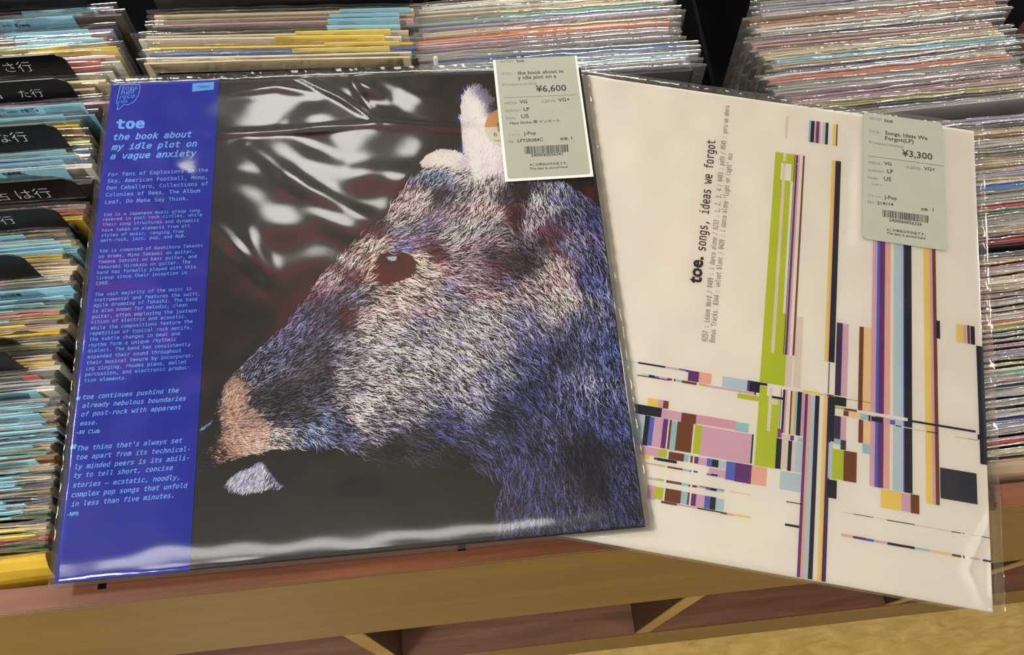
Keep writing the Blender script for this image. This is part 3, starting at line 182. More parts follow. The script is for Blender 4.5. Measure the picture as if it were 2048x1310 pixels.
'recs': [['R',1,-0.0951,0.3864,0.0348,0.65,3.64,'q','L',0.0303,0.0808,''],['R',1,-0.0958,0.3811,0.0342,0.66,4.14,'k','L',0.0214,0.0726,''],['R',1,-0.0865,0.3767,0.0337,0,1,'e','L',-0.0357,0.0593,[['ARTIST:',0.0098,-0.0057,0.0169,-0.0057],['Kreva',0.0186,-0.0065,0.0281,-0.0066]]],['R',1,-0.0935,0.3688,0.0328,-0.4,4.93,'q','L',0.0196,0.0758,''],['R',1,-0.0968,0.3627,0.0321,-0.69,2.76,'h','L',0.0297,0.0813,''],['R',1,-0.0976,0.3597,0.0318,-0.09,4.34,'z','L',0.0402,0.0909,''],['R',1,-0.0974,0.3567,0.0314,-0.42,4.59,'n','L',-0.0271,0.0679,''],['R',1,-0.0958,0.3541,0.0311,0.68,2.49,'n','Y',-0.0297,0.0653,''],['D',1,-0.1138,0.3311,0.0471,0,0,'','-',0,0,[['さ行',0.0488,-0.0116,0.0665,-0.0119]]],['R',1,-0.0875,0.3515,0.0309,0.14,2.03,'a','Y',0.0317,0.0902,''],['R',1,-0.0905,0.3456,0.0302,-0.16,2.13,'p','-',0,0,''],['R',1,-0.0867,0.3397,0.0295,0.64,3.31,'w','R',0.0322,0.0789,''],['R',1,-0.1014,0.3355,0.0291,0.63,4.36,'r','-',0,0,''],['D',1,-0.1091,0.3106,0.0457,0,0,'','-',0,0,[['た行',0.0555,-0.0136,0.0702,-0.0137],['中古',0.027,-0.013,0.0446,-0.013]]],['R',1,-0.0912,0.3317,0.0286,0.51,2.52,'w','-',0,0,''],['R',1,-0.0951,0.3263,0.028,-0.6,3.8,'c','-',0,0,''],['R',1,-0.1019,0.3198,0.0273,-0.46,4.2,'n','-',0,0,''],['R',1,-0.0977,0.3092,0.0261,-0.13,3.58,'e','-',0,0,''],['R',1,-0.0875,0.3036,0.0255,0,1,'x','L',0.0185,0.0734,[['ARTIST:',0.0231,-0.0045,0.0304,-0.0048],['T字路s',0.0322,-0.005,0.0434,-0.0048]]],['R',1,-0.1001,0.298,0.0249,0.03,2.32,'l','L',-0.0228,0.0722,''],['R',1,-0.1096,0.2952,0.0246,-0.48,3.64,'t','-',0,0,''],['D',1,-0.1104,0.2712,0.047,0,0,'','-',0,0,[['な行',0.0504,-0.0129,0.0697,-0.0132]]],['R',1,-0.1099,0.2908,0.0241,0.03,3.91,'y','-',0,0,''],['R',1,-0.1054,0.2838,0.0233,-0.14,3.95,'h','-',0,0,''],['R',1,-0.1017,0.2776,0.0226,-0.14,3.87,'f','-',0,0,''],['R',1,-0.1018,0.2706,0.0218,0.37,2.54,'u','L',-0.0173,0.0777,''],['R',1,-0.1008,0.2668,0.0214,-0.17,3.51,'c','L',-0.0096,0.0854,''],['R',1,-0.1018,0.263,0.021,0.26,2.76,'v','L',-0.0178,0.0772,''],['R',1,-0.0996,0.2592,0.0206,0.08,3.87,'u','L',-0.014,0.081,''],['R',1,-0.0967,0.2547,0.02,0,1,'w','L',-0.0193,0.0757,[['ARTIST:',0.0267,-0.0028,0.0346,-0.0033],['中森明菜',0.0365,-0.0033,0.0483,-0.0035]]],['D',1,-0.0968,0.2328,0.04,0,0,'','-',0,0,[['は行',0.0515,-0.0158,0.0719,-0.0159],['中古',0.0291,-0.0154,0.0465,-0.0156]]],['R',1,-0.0976,0.2462,0.0191,-0.19,3.91,'e','-',0,0,''],['R',1,-0.1109,0.2377,0.0181,-0.43,3.49,'t','-',0,0,''],['R',1,-0.1018,0.2333,0.0177,-0.44,4.76,'k','-',0,0,''],['D',1,-0.1064,0.2141,0.0367,0,0,'','-',0,0,[['ま行',0.0465,-0.012,0.0628,-0.0121]]],['R',1,-0.1001,0.2282,0.0171,-0.1,4.49,'p','-',0,0,''],['R',1,-0.1011,0.2246,0.0167,-0.12,4.71,'z','-',0,0,''],['R',1,-0.1013,0.2203,0.0162,-0.13,2.99,'y','-',0,0,''],['R',1,-0.1089,0.215,0.0156,0.1,4.54,'c','L',-0.0138,0.0812,''],['R',1,-0.1109,0.2104,0.0151,0.51,3.79,'n','L',-0.0275,0.0675,''],['R',1,-0.1081,0.2069,0.0147,-0.58,3.79,'e','L',-0.0116,0.0834,''],['R',1,-0.1073,0.2041,0.0144,-0.36,4.2,'c','L',-0.0085,0.0865,''],['R',1,-0.1039,0.201,0.014,0.55,3.54,'f','L',-0.0052,0.0898,''],['R',1,-0.1019,0.1985,0.0138,0.14,2.2,'t','L',-0.0115,0.0835,''],['D',1,-0.1195,0.1806,0.0384,0,0,'','-',0,0,[]],['R',1,-0.1027,0.1971,0.0136,0.06,2.39,'l','-',0,0,''],['R',1,-0.1115,0.1937,0.0132,0.16,3.09,'y','-',0,0,''],['R',1,-0.1066,0.1896,0.0128,0.37,2.15,'n','-',0,0,''],['R',1,-0.1017,0.1858,0.0124,-0.55,4.05,'c','-',0,0,''],['R',1,-0.1044,0.1821,0.0119,0.02,3.71,'c','L',-0.0195,0.0755,''],['R',1,-0.1055,0.178,0.0115,0.48,3.46,'w','-',0,0,''],['R',1,-0.1066,0.1734,0.011,0.43,3.53,'n','L',-0.0424,0.0526,''],['R',1,-0.1004,0.1707,0.0107,0,1,'e','L',-0.0039,0.0911,[['ARTIST:',0.0395,-0.0055,0.0462,-0.0058],['山口百恵',0.0474,-0.0063,0.0602,-0.0061]]],['R',1,-0.1021,0.1667,0.0102,0.23,2.45,'l','L',-0.0077,0.0873,''],['R',1,-0.1042,0.1637,0.0099,-0.19,4.6,'d','L',-0.0177,0.0773,''],['R',1,-0.1068,0.1601,0.0095,-0.21,2.57,'t','L',-0.0317,0.0633,''],['R',1,-0.1095,0.1569,0.0091,-0.04,3.18,'z','R',0.0701,0.0827,''],['R',1,-0.1062,0.153,0.0087,0.17,3.31,'f','L',-0.0345,0.0605,''],['R',1,-0.1103,0.1504,0.0084,-0.33,3.24,'x','Y',-0.0207,0.0743,''],['R',1,-0.1033,0.1472,0.008,-0.11,4.71,'n','-',0,0,''],['D',1,-0.1271,0.1371,0.0189,0,0,'','-',0,0,[]],['R',1,-0.1082,0.1433,0.0076,0.67,3.87,'y','-',0,0,''],['R',1,-0.105,0.1401,0.0073,-0.58,4.2,'k','-',0,0,''],['R',1,-0.1083,0.1382,0.007,0.25,4.48,'c','-',0,0,''],['R',1,-0.1089,0.1351,0.0067,-0.21,2.18,'f','-',0,0,''],['R',1,-0.1071,0.1322,0.0064,0.16,2.37,'k','-',0,0,''],['D',1,-0.1226,0.1218,0.0319,0,0,'','-',0,0,[]],['R',1,-0.1111,0.1282,0.0059,0.36,4.38,'n','-',0,0,''],['R',1,-0.1093,0.1244,0.0055,-0.13,4.83,'y','-',0,0,''],['R',1,-0.1056,0.1219,0.0052,-0.46,4.83,'w','-',0,0,''],['R',1,-0.1087,0.1182,0.0048,-0.05,4.29,'a','R',0.0742,0.0836,''],['R',1,-0.1104,0.1127,0.0042,0.35,4.94,'s','-',0,0,''],['R',1,-0.1077,0.1082,0.0037,0.66,2.12,'w','L',-0.0127,0.0823,''],['R',1,-0.11,0.1031,0.0031,-0.68,3.63,'n','L',-0.0112,0.0838,''],['R',1,-0.1047,0.1007,0.0028,-0.65,3.97,'v','L',-0.0087,0.0863,''],['R',1,-0.1051,0.0986,0.0026,0.05,4,'e','L',-0.0095,0.0855,''],['R',1,-0.1023,0.0962,0.0023,-0.08,2.82,'n','L',-0.0182,0.0768,''],['R',1,-0.1063,0.0938,0.0021,0.63,4.18,'c','L',-0.0106,0.0844,''],['R',1,-0.1046,0.0906,0.0017,-0.69,2.3,'h','L',-0.0086,0.0864,''],['R',1,-0.1063,0.0882,0.0015,0.18,2.86,'h','L',-0.0083,0.0867,''],['R',1,-0.1044,0.0853,0.0011,-0.13,4.34,'n','L',-0.0016,0.0934,''],['R',1,-0.1057,0.0824,0.0008,-0.2,4.78,'k','L',-0.0127,0.0823,''],['R',1,-0.1049,0.0792,0.0004,0.31,3.66,'v','L',-0.0011,0.0939,''],['R',1,-0.1047,0.0769,0.0002,-0.45,3.23,'e','L',-0.0143,0.0807,''],['R',1,-0.1066,0.0743,-0.0001,0.37,4.97,'c','-',0,0,''],['R',1,-0.1083,0.0717,-0.0004,-0.6,2.4,'t','L',-0.0233,0.0717,''],['R',1,-0.1038,0.068,-0.0008,0.34,4.5,'h','L',-0.0126,0.0824,''],['R',1,-0.1057,0.0646,-0.0012,-0.58,4.49,'c','-',0,0,''],['R',1,-0.1032,0.062,-0.0015,0.4,4.06,'n','L',-0.0163,0.0787,''],['R',1,-0.1041,0.0598,-0.0017,-0.22,3.33,'k','L',-0.0234,0.0716,''],['R',1,-0.1044,0.0573,-0.002,-0.19,4.52,'c','L',-0.0201,0.0749,''],['R',1,-0.1031,0.055,-0.0023,-0.24,2.97,'g','L',-0.0227,0.0723,''],['R',1,-0.1044,0.0523,-0.0026,0.61,4.76,'v','L',-0.0176,0.0774,''],['R',1,-0.1042,0.0495,-0.0029,0.66,4.42,'n','-',0,0,''],['R',1,-0.105,0.0467,-0.0032,-0.58,2.27,'k','L',-0.0258,0.0692,''],['R',1,-0.1047,0.044,-0.0035,0.08,4.57,'k','L',-0.0145,0.0805,''],['R',1,-0.1045,0.0418,-0.0037,0.54,3.91,'v','L',-0.0246,0.0704,''],['R',1,-0.1038,0.0399,-0.0039,0.64,2.46,'c','L',-0.0168,0.0782,''],['R',1,-0.1041,0.0377,-0.0042,-0.39,3,'g','L',-0.0216,0.0734,''],['R',1,-0.1043,0.0345,-0.0045,-0.34,2.94,'d','-',0,0,''],['R',1,-0.104,0.0313,-0.0049,-0.53,3.13,'c','Y',-0.0138,0.0812,''],['R',1,-0.1039,0.0283,-0.0052,-0.66,3.61,'f','Y',-0.0074,0.0876,''],['R',1,-0.1039,0.0251,-0.0056,0.62,3.34,'o','-',0,0,''],['R',1,-0.1041,0.0225,-0.0059,0.17,3.84,'r','-',0,0,''],['R',1,-0.1044,0.0199,-0.0062,0.61,4.2,'g','-',0,0,''],['R',1,-0.1035,0.0164,-0.0066,0.45,3.01,'y','-',0,0,''],['R',2,0.1164,0.3744,0.0324,-3.2,2.37,'c','L',0.0393,0.0888,''],['R',2,0.1168,0.3695,0.0319,-3.2,3.47,'n','L',0.0317,0.081,''],['R',2,0.1158,0.3656,0.0314,-3.2,3.77,'p','L',0.0312,0.0818,''],['R',2,0.1155,0.3607,0.0309,-4.58,2.33,'d','L',0.031,0.0825,''],['R',2,0.1117,0.3561,0.0303,-3.57,2.1,'c','Y',0.0128,0.0791,''],['R',2,0.1066,0.3526,0.0299,-4.57,2.68,'w','Y',0.0034,0.0798,''],['R',2,0.1142,0.3455,0.0292,-3.83,2.54,'y','Y',0.0303,0.0823,''],['R',2,0.115,0.3407,0.0287,-3.4,2.91,'u','Y',0.007,0.0744,''],['R',2,0.1127,0.3374,0.0283,-3.58,3.13,'w','-',0,0,''],['R',2,0.1117,0.3332,0.0278,-3.52,3.02,'c','-',0,0,''],['R',3,0.3053,0.3781,0.0266,1.13,4.12,'w','-',0,0,''],['R',3,0.3027,0.3739,0.0262,1.14,3.17,'w','-',0,0,''],['R',3,0.3,0.3694,0.0257,0.57,4.8,'c','-',0,0,''],['R',3,0.297,0.3629,0.025,1.15,5.78,'t','-',0,0,''],['R',3,0.3017,0.3581,0.0244,0.52,5.28,'q','-',0,0,''],['R',3,0.3043,0.3527,0.0238,1.17,5.21,'n','-',0,0,''],['R',3,0.3005,0.3477,0.0233,1.14,5.82,'o','-',0,0,''],['R',3,0.2989,0.3429,0.0227,0.47,4.98,'p','-',0,0,''],['R',3,0.2973,0.3385,0.0223,0.05,4.31,'x','-',0,0,''],['R',3,0.2981,0.3345,0.0218,1.01,4.73,'a','-',0,0,''],['R',3,0.3002,0.3306,0.0214,0.19,3.37,'a','-',0,0,''],['R',3,0.3084,0.3263,0.0209,0.12,3.37,'u','-',0,0,''],['R',3,0.3094,0.322,0.0204,0.13,4.15,'s','-',0,0,''],['R',3,0.3087,0.3185,0.0201,-0.14,5.52,'l','-',0,0,''],['R',3,0.3062,0.3147,0.0196,0.37,4.7,'w','-',0,0,''],['R',3,0.3089,0.3101,0.0191,0.69,3.4,'q','-',0,0,''],['R',3,0.3098,0.3058,0.0187,-0.08,3.47,'d','-',0,0,''],['R',4,0.5556,0.3647,0.0217,1.45,5.27,'a','-',0,0,''],['R',4,0.5539,0.3603,0.0212,2.12,4.05,'q','-',0,0,''],['R',4,0.5544,0.3547,0.0206,1.84,4.5,'s','-',0,0,''],['R',4,0.5452,0.349,0.02,2.13,4.11,'h','-',0,0,''],['R',4,0.5506,0.3447,0.0195,2.15,4.69,'z','-',0,0,''],['R',4,0.547,0.3403,0.0191,1.57,4.06,'w','-',0,0,''],['R',4,0.5499,0.3365,0.0186,1.92,6.53,'s','-',0,0,''],['R',4,0.5435,0.3323,0.0182,1.92,6,'d','-',0,0,''],['R',4,0.5414,0.3278,0.0177,1.8,6.06,'p','-',0,0,''],['R',4,0.5447,0.3204,0.0169,1.81,5.73,'n','-',0,0,''],['R',4,0.5477,0.3165,0.0164,2.53,6.58,'c','-',0,0,''],['R',4,0.5551,0.3121,0.0159,1.9,4.57,'l','-',0,0,''],['R',4,0.5519,0.3077,0.0154,1.9,5.52,'n','-',0,0,''],['R',4,0.5523,0.3039,0.015,2.62,6.42,'v','-',0,0,''],['R',4,0.5435,0.2996,0.0145,2.57,6.03,'w','-',0,0,''],['R',4,0.547,0.2963,0.0142,2.32,5.42,'z','-',0,0,''],['R',4,0.5513,0.2917,0.0136,2.1,4.45,'a','-',0,0,''],['R',4,0.5481,0.2864,0.0131,1.91,4.17,'s','-',0,0,''],['R',4,0.5545,0.2819,0.0126,1.76,5.43,'x','-',0,0,''],['R',4,0.5585,0.2782,0.0121,2.52,4.82,'x','-',0,0,''],['R',4,0.5493,0.2738,0.0117,2.1,4.36,'p','-',0,0,''],['R',4,0.5562,0.2705,0.0113,1.75,4.35,'f','-',0,0,''],['R',4,0.5548,0.2666,0.0109,2.02,4.08,'d','-',0,0,''],['R',4,0.5526,0.2619,0.0103,2.37,4.09,'s','-',0,0,''],['R',4,0.5545,0.2465,0.0083,1,4.31,'q','-',0,0,''],['R',4,0.5452,0.2414,0.0078,1.45,5.82,'d','-',0,0,''],['R',4,0.5489,0.2371,0.0073,0.7,5.54,'n','-',0,0,''],['R',4,0.5592,0.2319,0.0067,1.39,5.73,'h','-',0,0,''],['R',4,0.5585,0.2269,0.0062,1.78,5.49,'s','-',0,0,''],['R',4,0.5466,0.2216,0.0057,1.95,4.25,'a','-',0,0,''],['R',4,0.5486,0.2179,0.0052,1.5,5.57,'e','-',0,0,''],['R',4,0.5509,0.2136,0.0047,0.72,3.86,'n','-',0,0,''],['R',4,0.5486,0.2081,0.0042,1.72,5.87,'n','-',0,0,''],['R',4,0.5528,0.2035,0.0036,1.01,5.11,'q','-',0,0,''],['R',4,0.5464,0.1991,0.0031,0.7,4.95,'c','-',0,0,''],['R',4,0.55,0.1934,0.0025,1.32,3.22,'u','-',0,0,''],['R',4,0.5517,0.1881,0.0019,1.57,5.95,'a','-',0,0,''],['R',4,0.5443,0.1828,0.0014,1.43,4.46,'s','-',0,0,''],['R',4,0.554,0.1783,0.0009,1.97,4.49,'r','-',0,0,''],['R',4,0.5532,0.1743,0.0004,1.4,5.39,'g','-',0,0,''],['R',4,0.5585,0.1709,0,1.12,5.17,'a','-',0,0,''],['R',4,0.5545,0.1665,-0.0005,1.2,5.41,'s','-',0,0,''],['R',4,0.5551,0.1621,-0.0009,1.39,4.72,'n','-',0,0,''],['R',4,0.5592,0.1572,-0.0015,1.62,4.9,'x','-',0,0,''],['R',4,0.5501,0.1533,-0.0019,1.85,5.62,'r','-',0,0,''],['D',4,0.556,0.1488,0.0035,0,0,'','-',0,0,[['新品',0.0108,-0.0141,0.0298,-0.014],['ま',0.037,-0.0127,0.0457,-0.0122]]],['R',4,0.549,0.1434,-0.003,1.12,5.02,'a','-',0,0,''],['R',4,0.5486,0.1405,-0.0033,0.73,3.86,'c','-',0,0,''],['R',4,0.5552,0.1373,-0.0037,1.4,4.74,'r','-',0,0,''],['R',4,0.554,0.1338,-0.004,1.46,5.88,'s','-',0,0,''],['R',4,0.557,0.1303,-0.0044,2.14,5.08,'n','-',0,0,''],['R',4,0.5568,0.1263,-0.0048,1.8,5.82,'w','-',0,0,''],['R',4,0.5494,0.1223,-0.0053,1.12,3.04,'n','-',0,0,''],['R',4,0.5451,0.1181,-0.0057,2.14,4.42,'e','-',0,0,''],['R',4,0.5459,0.1153,-0.0061,0.77,4.55,'p','-',0,0,''],['R',4,0.5544,0.1119,-0.0064,1.93,4.71,'s','-',0,0,''],['R',4,0.5493,0.1088,-0.0068,1.72,3.56,'x','-',0,0,''],['R',4,0.5493,0.1057,-0.0071,0.79,5.04,'c','-',0,0,''],['R',4,0.5526,0.1024,-0.0075,1.3,3.69,'s','-',0,0,''],['R',4,0.5575,0.099,-0.0079,1.23,5.74,'z','-',0,0,''],['R',4,0.5483,0.0958,-0.0082,1.62,5.21,'f','-',0,0,''],['R',4,0.5467,0.0923,-0.0086,0.89,5.29,'a','-',0,0,''],['R',4,0.5454,0.089,-0.0089,1.37,3.25,'s','-',0,0,''],['R',4,0.5594,0.0856,-0.0093,1.94,3.7,'x','-',0,0,''],['R',4,0.5575,0.0817,-0.0098,1.8,3.33,'x','-',0,0,''],['R',4,0.5483,0.0777,-0.0102,1.63,5.12,'q','-',0,0,''],['R',4,0.5495,0.074,-0.0106,0.81,4.48,'f','-',0,0,''],['R',4,0.5562,0.0707,-0.011,1.43,3.58,'c','-',0,0,''],['R',4,0.5489,0.0671,-0.0113,1.81,4.38,'t','-',0,0,''],['R',4,0.5562,0.0642,-0.0117,0.88,5.05,'s','-',0,0,''],['R',4,0.5568,0.0613,-0.012,2.02,3.89,'x','-',0,0,''],['R',4,0.5586,0.0585,-0.0123,1.54,3.88,'d','-',0,0,''],['R',4,0.5445,0.0548,-0.0127,1.66,5.85,'s','-',0,0,''],['R',4,0.5532,0.0517,-0.013,1.08,3.99,'q','-',0,0,''],['R',4,0.5519,0.0485,-0.0134,2.17,4.29,'a','-',0,0,''],['R',4,0.5502,0.0453,-0.0137,1.39,3.67,'a','-',0,0,''],['R',4,0.5487,0.0421,-0.0141,1.9,5.68,'s','-',0,0,''],['R',4,0.5499,0.0385,-0.0145,1.37,5.71,'v','-',0,0,''],['R',4,0.5554,0.0354,-0.0148,1.33,5.87,'q','-',0,0,''],['R',4,0.5582,0.0326,-0.0152,1.34,3.58,'s','-',0,0,''],['R',4,0.5574,0.0293,-0.0155,2.04,5.02,'x','-',0,0,''],['R',4,0.5569,0.0256,-0.0159,0.6,3.06,'r','-',0,0,''],['R',4,0.5539,0.0226,-0.0162,0.6,5.42,'v','-',0,0,''],['R',4,0.5486,0.0197,-0.0165,0.6,3.47,'c','-',0,0,''],['R',4,0.5582,0.0164,-0.0169,0.6,9,'n','-',0,0,''],['R',5,0.765,0.3406,0.0184,1,4,'m','-',0,0,''],['R',5,0.765,0.3324,0.0175,1,4,'z','-',0,0,''],['R',5,0.765,0.3224,0.0164,1,4,'o','-',0,0,''],['R',5,0.765,0.3078,0.0148,1,4,'a','-',0,0,''],['R',5,0.765,0.2925,0.0131,1,4,'e','-',0,0,''],['R',5,0.765,0.2776,0.0115,1,4,'k','-',0,0,''],['D',1,-0.1087,0.3871,0.0521,0,0,'','-',0,0,[]],['D',2,0.118,0.3806,0.0528,-2,0,'','-',0,0,[]],['D',2,0.116,0.3251,0.0259,-3.5,0,'','-',0,0,[]]]}

# ------------------------------------------------------------------ materials
M = {}
M['rail'] = wood('reddish_rail_wood', (90, 46, 20), (122, 69, 36), rough=0.42)
M['board'] = wood('olive_brown_laminate', (94, 69, 31), (116, 87, 42), scale=(1.5, 20, 20), rough=0.36, big=2.5)
M['edge'] = wood('pale_edge_banding', (150, 120, 70), (176, 146, 92), scale=(8, 8, 2), rough=0.5)
M['shelf'] = wood('reddish_shelf_laminate', (104, 68, 50), (140, 96, 72), rough=0.5)
M['inner'] = wood('dark_inner_laminate', (52, 34, 20), (78, 54, 34), rough=0.5)
M['black'] = paper('black_plastic', (14, 15, 18), rough=0.32, spec=0.4)
M['blackmatte'] = paper('black_felt', (8, 8, 10), rough=0.9, spec=0.1)
M['floor'] = wood('pale_floor_wood', (196, 162, 88), (236, 204, 128), scale=(7, 20, 7), rough=0.3, big=4.0)
M['redsign'] = paper('lit_red_sign_strip', (215, 50, 36), rough=0.7)
_p = M['redsign'].node_tree.nodes['Principled BSDF']; _p.inputs['Emission Color'].default_value = (0.9, 0.10, 0.06, 1); _p.inputs['Emission Strength'].default_value = 0.9   # a lit red sign strip under the ceiling
M['ceiling'] = paper('white_ceiling', (205, 200, 190), rough=0.9)
M['chalk'] = paper('white_marker_ink', (240, 242, 242), rough=0.6, var=0.02)
M['ink'] = paper('black_ink', (22, 22, 24), rough=0.5, var=0.02)
M['greyink'] = paper('grey_ink', (95, 92, 90), rough=0.5, var=0.02)
M['lite'] = paper('light_blue_ink', (110, 176, 242), rough=0.45, var=0.02)
M['tagblue'] = paper('sky_blue_patch', (96, 170, 238), rough=0.45, var=0.02)
M['obi'] = paper('cobalt_blue_paper', (22, 40, 160), rough=0.45, var=0.05, spec=0.2)
M['sticker'] = paper('sage_grey_label', (150, 153, 140), rough=0.45, var=0.02)
M['stickerwhite'] = paper('white_label_paper', (222, 222, 208), rough=0.5, var=0.02)
M['peach'] = paper('peach_print', (205, 158, 108), rough=0.5, var=0.03)
M['cover_white'] = paper('offwhite_cover_board', (226, 223, 214), rough=0.42, var=0.02, scale=25, coat=0.1)
M['cover_edge'] = paper('grey_board_edge', (205, 204, 200), rough=0.5, var=0.03)
M['filmA'] = film('clear_sleeve_film', haze=0.007, rough=0.11, ior=1.42, bump=0.10, bscale=14)
M['filmB'] = film('clear_sleeve_film_flat', haze=0.008, rough=0.08, ior=1.35, bump=0.12, bscale=10)
M['rim'] = film('clear_bag_rim', haze=0.07, rough=0.06, ior=1.75, bump=0.6, bscale=45)
M['bag'] = film('clear_record_bag', haze=0.03, rough=0.12, ior=1.24, bump=0.5, bscale=90, dist=0.0012)
M['bag2'] = film('cloudy_record_bag', haze=0.09, rough=0.14, ior=1.42, bump=0.7, bscale=90, dist=0.0012)

# ------------------------------------------------------------------ room shell
v, f = boxdata(-3.5, 4.0, -3.0, 4.5, -0.05, 0.0)
tag(meshob('floor', v, f, M['floor']), kind='structure')
v, f = boxdata(-3.5, 4.0, -3.0, 4.5, CEIL, CEIL + 0.05)
tag(meshob('ceiling', v, f, M['ceiling']), kind='structure')

for i, (x0, x1, y0, y1, c) in enumerate(((-1.0, 1.0, 0.79, 0.90, 'red'), (-3.4, 3.9, 1.62, 1.80, 'dark'), (-3.4, 3.9, 0.30, 0.46, 'dark'), (-0.62, -0.40, -2.9, 4.4, 'dark'), (0.62, 0.86, -2.9, 4.4, 'dark'), (1.75, 1.9, -2.9, 4.4, 'dark'))):  # dark bars are unseen, added to break up reflections in the sleeve film
    v, f = boxdata(x0, x1, y0, y1, CEIL - 0.10 - 0.004 * i, CEIL)
    tag(meshob('reflection_bar_%d' % (i + 1), v, f, M['redsign'] if c == 'red' else M['blackmatte']), kind='structure')

# ------------------------------------------------------------------ browser cabinet
XL, XR, YF, YB = -0.62, 1.35, -0.0126, 0.62
cab = tag(empty('record_cabinet', (0.35, YF, 0.0)), 'wooden record browser cabinet with reddish top rail and open cubbies below', 'cabinet')
cl = Vector(cab.location)
def cpart(name, mat, x0, x1, y0, y1, z0, z1, b=0.0006, rel=True):
    if rel: z0 += ZF; z1 += ZF
    v, f = boxdata(x0, x1, y0, y1, z0, z1, b)
    return meshob(name, [tuple(Vector(q) - cl) for q in v], f, mat, cab)
RT = -0.0125
# top rail (a strip on edge, its reddish face up) and the deep front board below its front arris
cpart('top_rail', M['rail'], XL, XR, YF + 0.0004, YF + 0.0135, RT - 0.03, RT)
fb = cpart('front_board', M['board'], XL, XR, YF - 0.0004, YF + 0.0130, -0.2550, RT - 0.0003)
cpart('bottom_shelf', M['shelf'], XL, XR, YF + 0.0004, YB, -0.566, -0.548)
cpart('lower_rail', M['board'], XL, XR, YF, YF + 0.018, -0.745, -0.5665)
cpart('back_panel', M['inner'], XL, XR, YB, YB + 0.012, -0.745, 0.02)
cpart('bin_underside', M['inner'], XL, XR, YF + 0.0135, YB, -0.2550, -0.243)
for xd in (-0.188, 0.110, 0.397, 0.7, 1.0):
    d = cpart('divider', M['inner'], xd - 0.008, xd + 0.008, YF + 0.0015, YB, -0.5478, -0.2552)
    v, f = boxdata(xd - 0.008, xd + 0.008, YF + 0.0002, YF + 0.0015, -0.5478 + ZF, -0.2552 + ZF)
    e = meshob('edge_band', [tuple(Vector(q) - cl) for q in v], f, M['edge'], d)
for xs in (XL - 0.018, XR):
    cpart('side_panel', M['board'], xs, xs + 0.018, YF, YB + 0.012, -0.765, 0.0)
# sloping bin floor and thin black partitions between the columns
def slope(y): return 0.111 * y
v = [(XL, YF + 0.0135, -0.205), (XR, YF + 0.0135, -0.205), (XR, YB, -0.205 + slope(YB)), (XL, YB, -0.205 + slope(YB))]
v = [tuple(Vector((a, b_, c + ZF)) - cl) for a, b_, c in v]; v += [(a, b_, c - 0.004) for a, b_, c in v]
meshob('bin_floor', v, [(0, 1, 2, 3), (7, 6, 5, 4), (0, 4, 5, 1), (1, 5, 6, 2), (2, 6, 7, 3), (3, 7, 4, 0)], M['blackmatte'], cab)
for xp, zt in ((0.0145, -0.06), (0.2165, -0.03), (0.4315, -0.06), (0.6665, -0.06)):
    y0, y1 = YF + 0.014, YB - 0.001
    v = [(xp - .0015, y0, -.204), (xp + .0015, y0, -.204), (xp + .0015, y1, -.204 + slope(y1)), (xp - .0015, y1, -.204 + slope(y1)),
         (xp - .0015, y0, zt), (xp + .0015, y0, zt), (xp + .0015, y1, zt + slope(y1)), (xp - .0015, y1, zt + slope(y1))]
    v = [tuple(Vector((a, b_, c + ZF)) - cl) for a, b_, c in v]
    meshob('partition', v, [(0, 3, 2, 1), (4, 5, 6, 7), (0, 1, 5, 4), (1, 2, 6, 5), (2, 3, 7, 6), (3, 0, 4, 7)], M['blackmatte'], cab)
# small white peg standing on the partition, and two dark slots in the rail
def cyl(cx, cy, z0, z1, r, n=14):
    v = []; f = []
    for z, rr in ((z0, r), (z1 - r * .6, r), (z1, r * .45)):
        v += [(cx + rr * math.cos(2 * math.pi * k / n), cy + rr * math.sin(2 * math.pi * k / n), z) for k in range(n)]
    for j in range(2):
        f += [(j * n + k, j * n + (k + 1) % n, (j + 1) * n + (k + 1) % n, (j + 1) * n + k) for k in range(n)]
    f.append(tuple(2 * n + k for k in range(n))); f.append(tuple(reversed(range(n))))
    return v, f
v, f = cyl(0.2205, 0.3245, 0.0 + ZF - 0.0, 0.0285 + ZF, 0.0016)
meshob('peg', [tuple(Vector(q) - cl) for q in v], f, M['cover_edge'], cab, smooth=True)
for xs in (0.0165, 0.2095):
    v, f = boxdata(xs, xs + 0.0042, YF + 0.0082, YF + 0.0112, RT + ZF - 0.001, RT + ZF + 0.0004)
    meshob('rail_slot', [tuple(Vector(q) - cl) for q in v], f, M['blackmatte'], cab)

# narrow laminate strip on the shelf's front edge
v, f = boxdata(XL, XR, YF - 0.0006, YF + 0.0003, -0.5665 + ZF, -0.5484 + ZF)
meshob('shelf_edge', [tuple(Vector(q) - cl) for q in v], f, M['board'], cab)

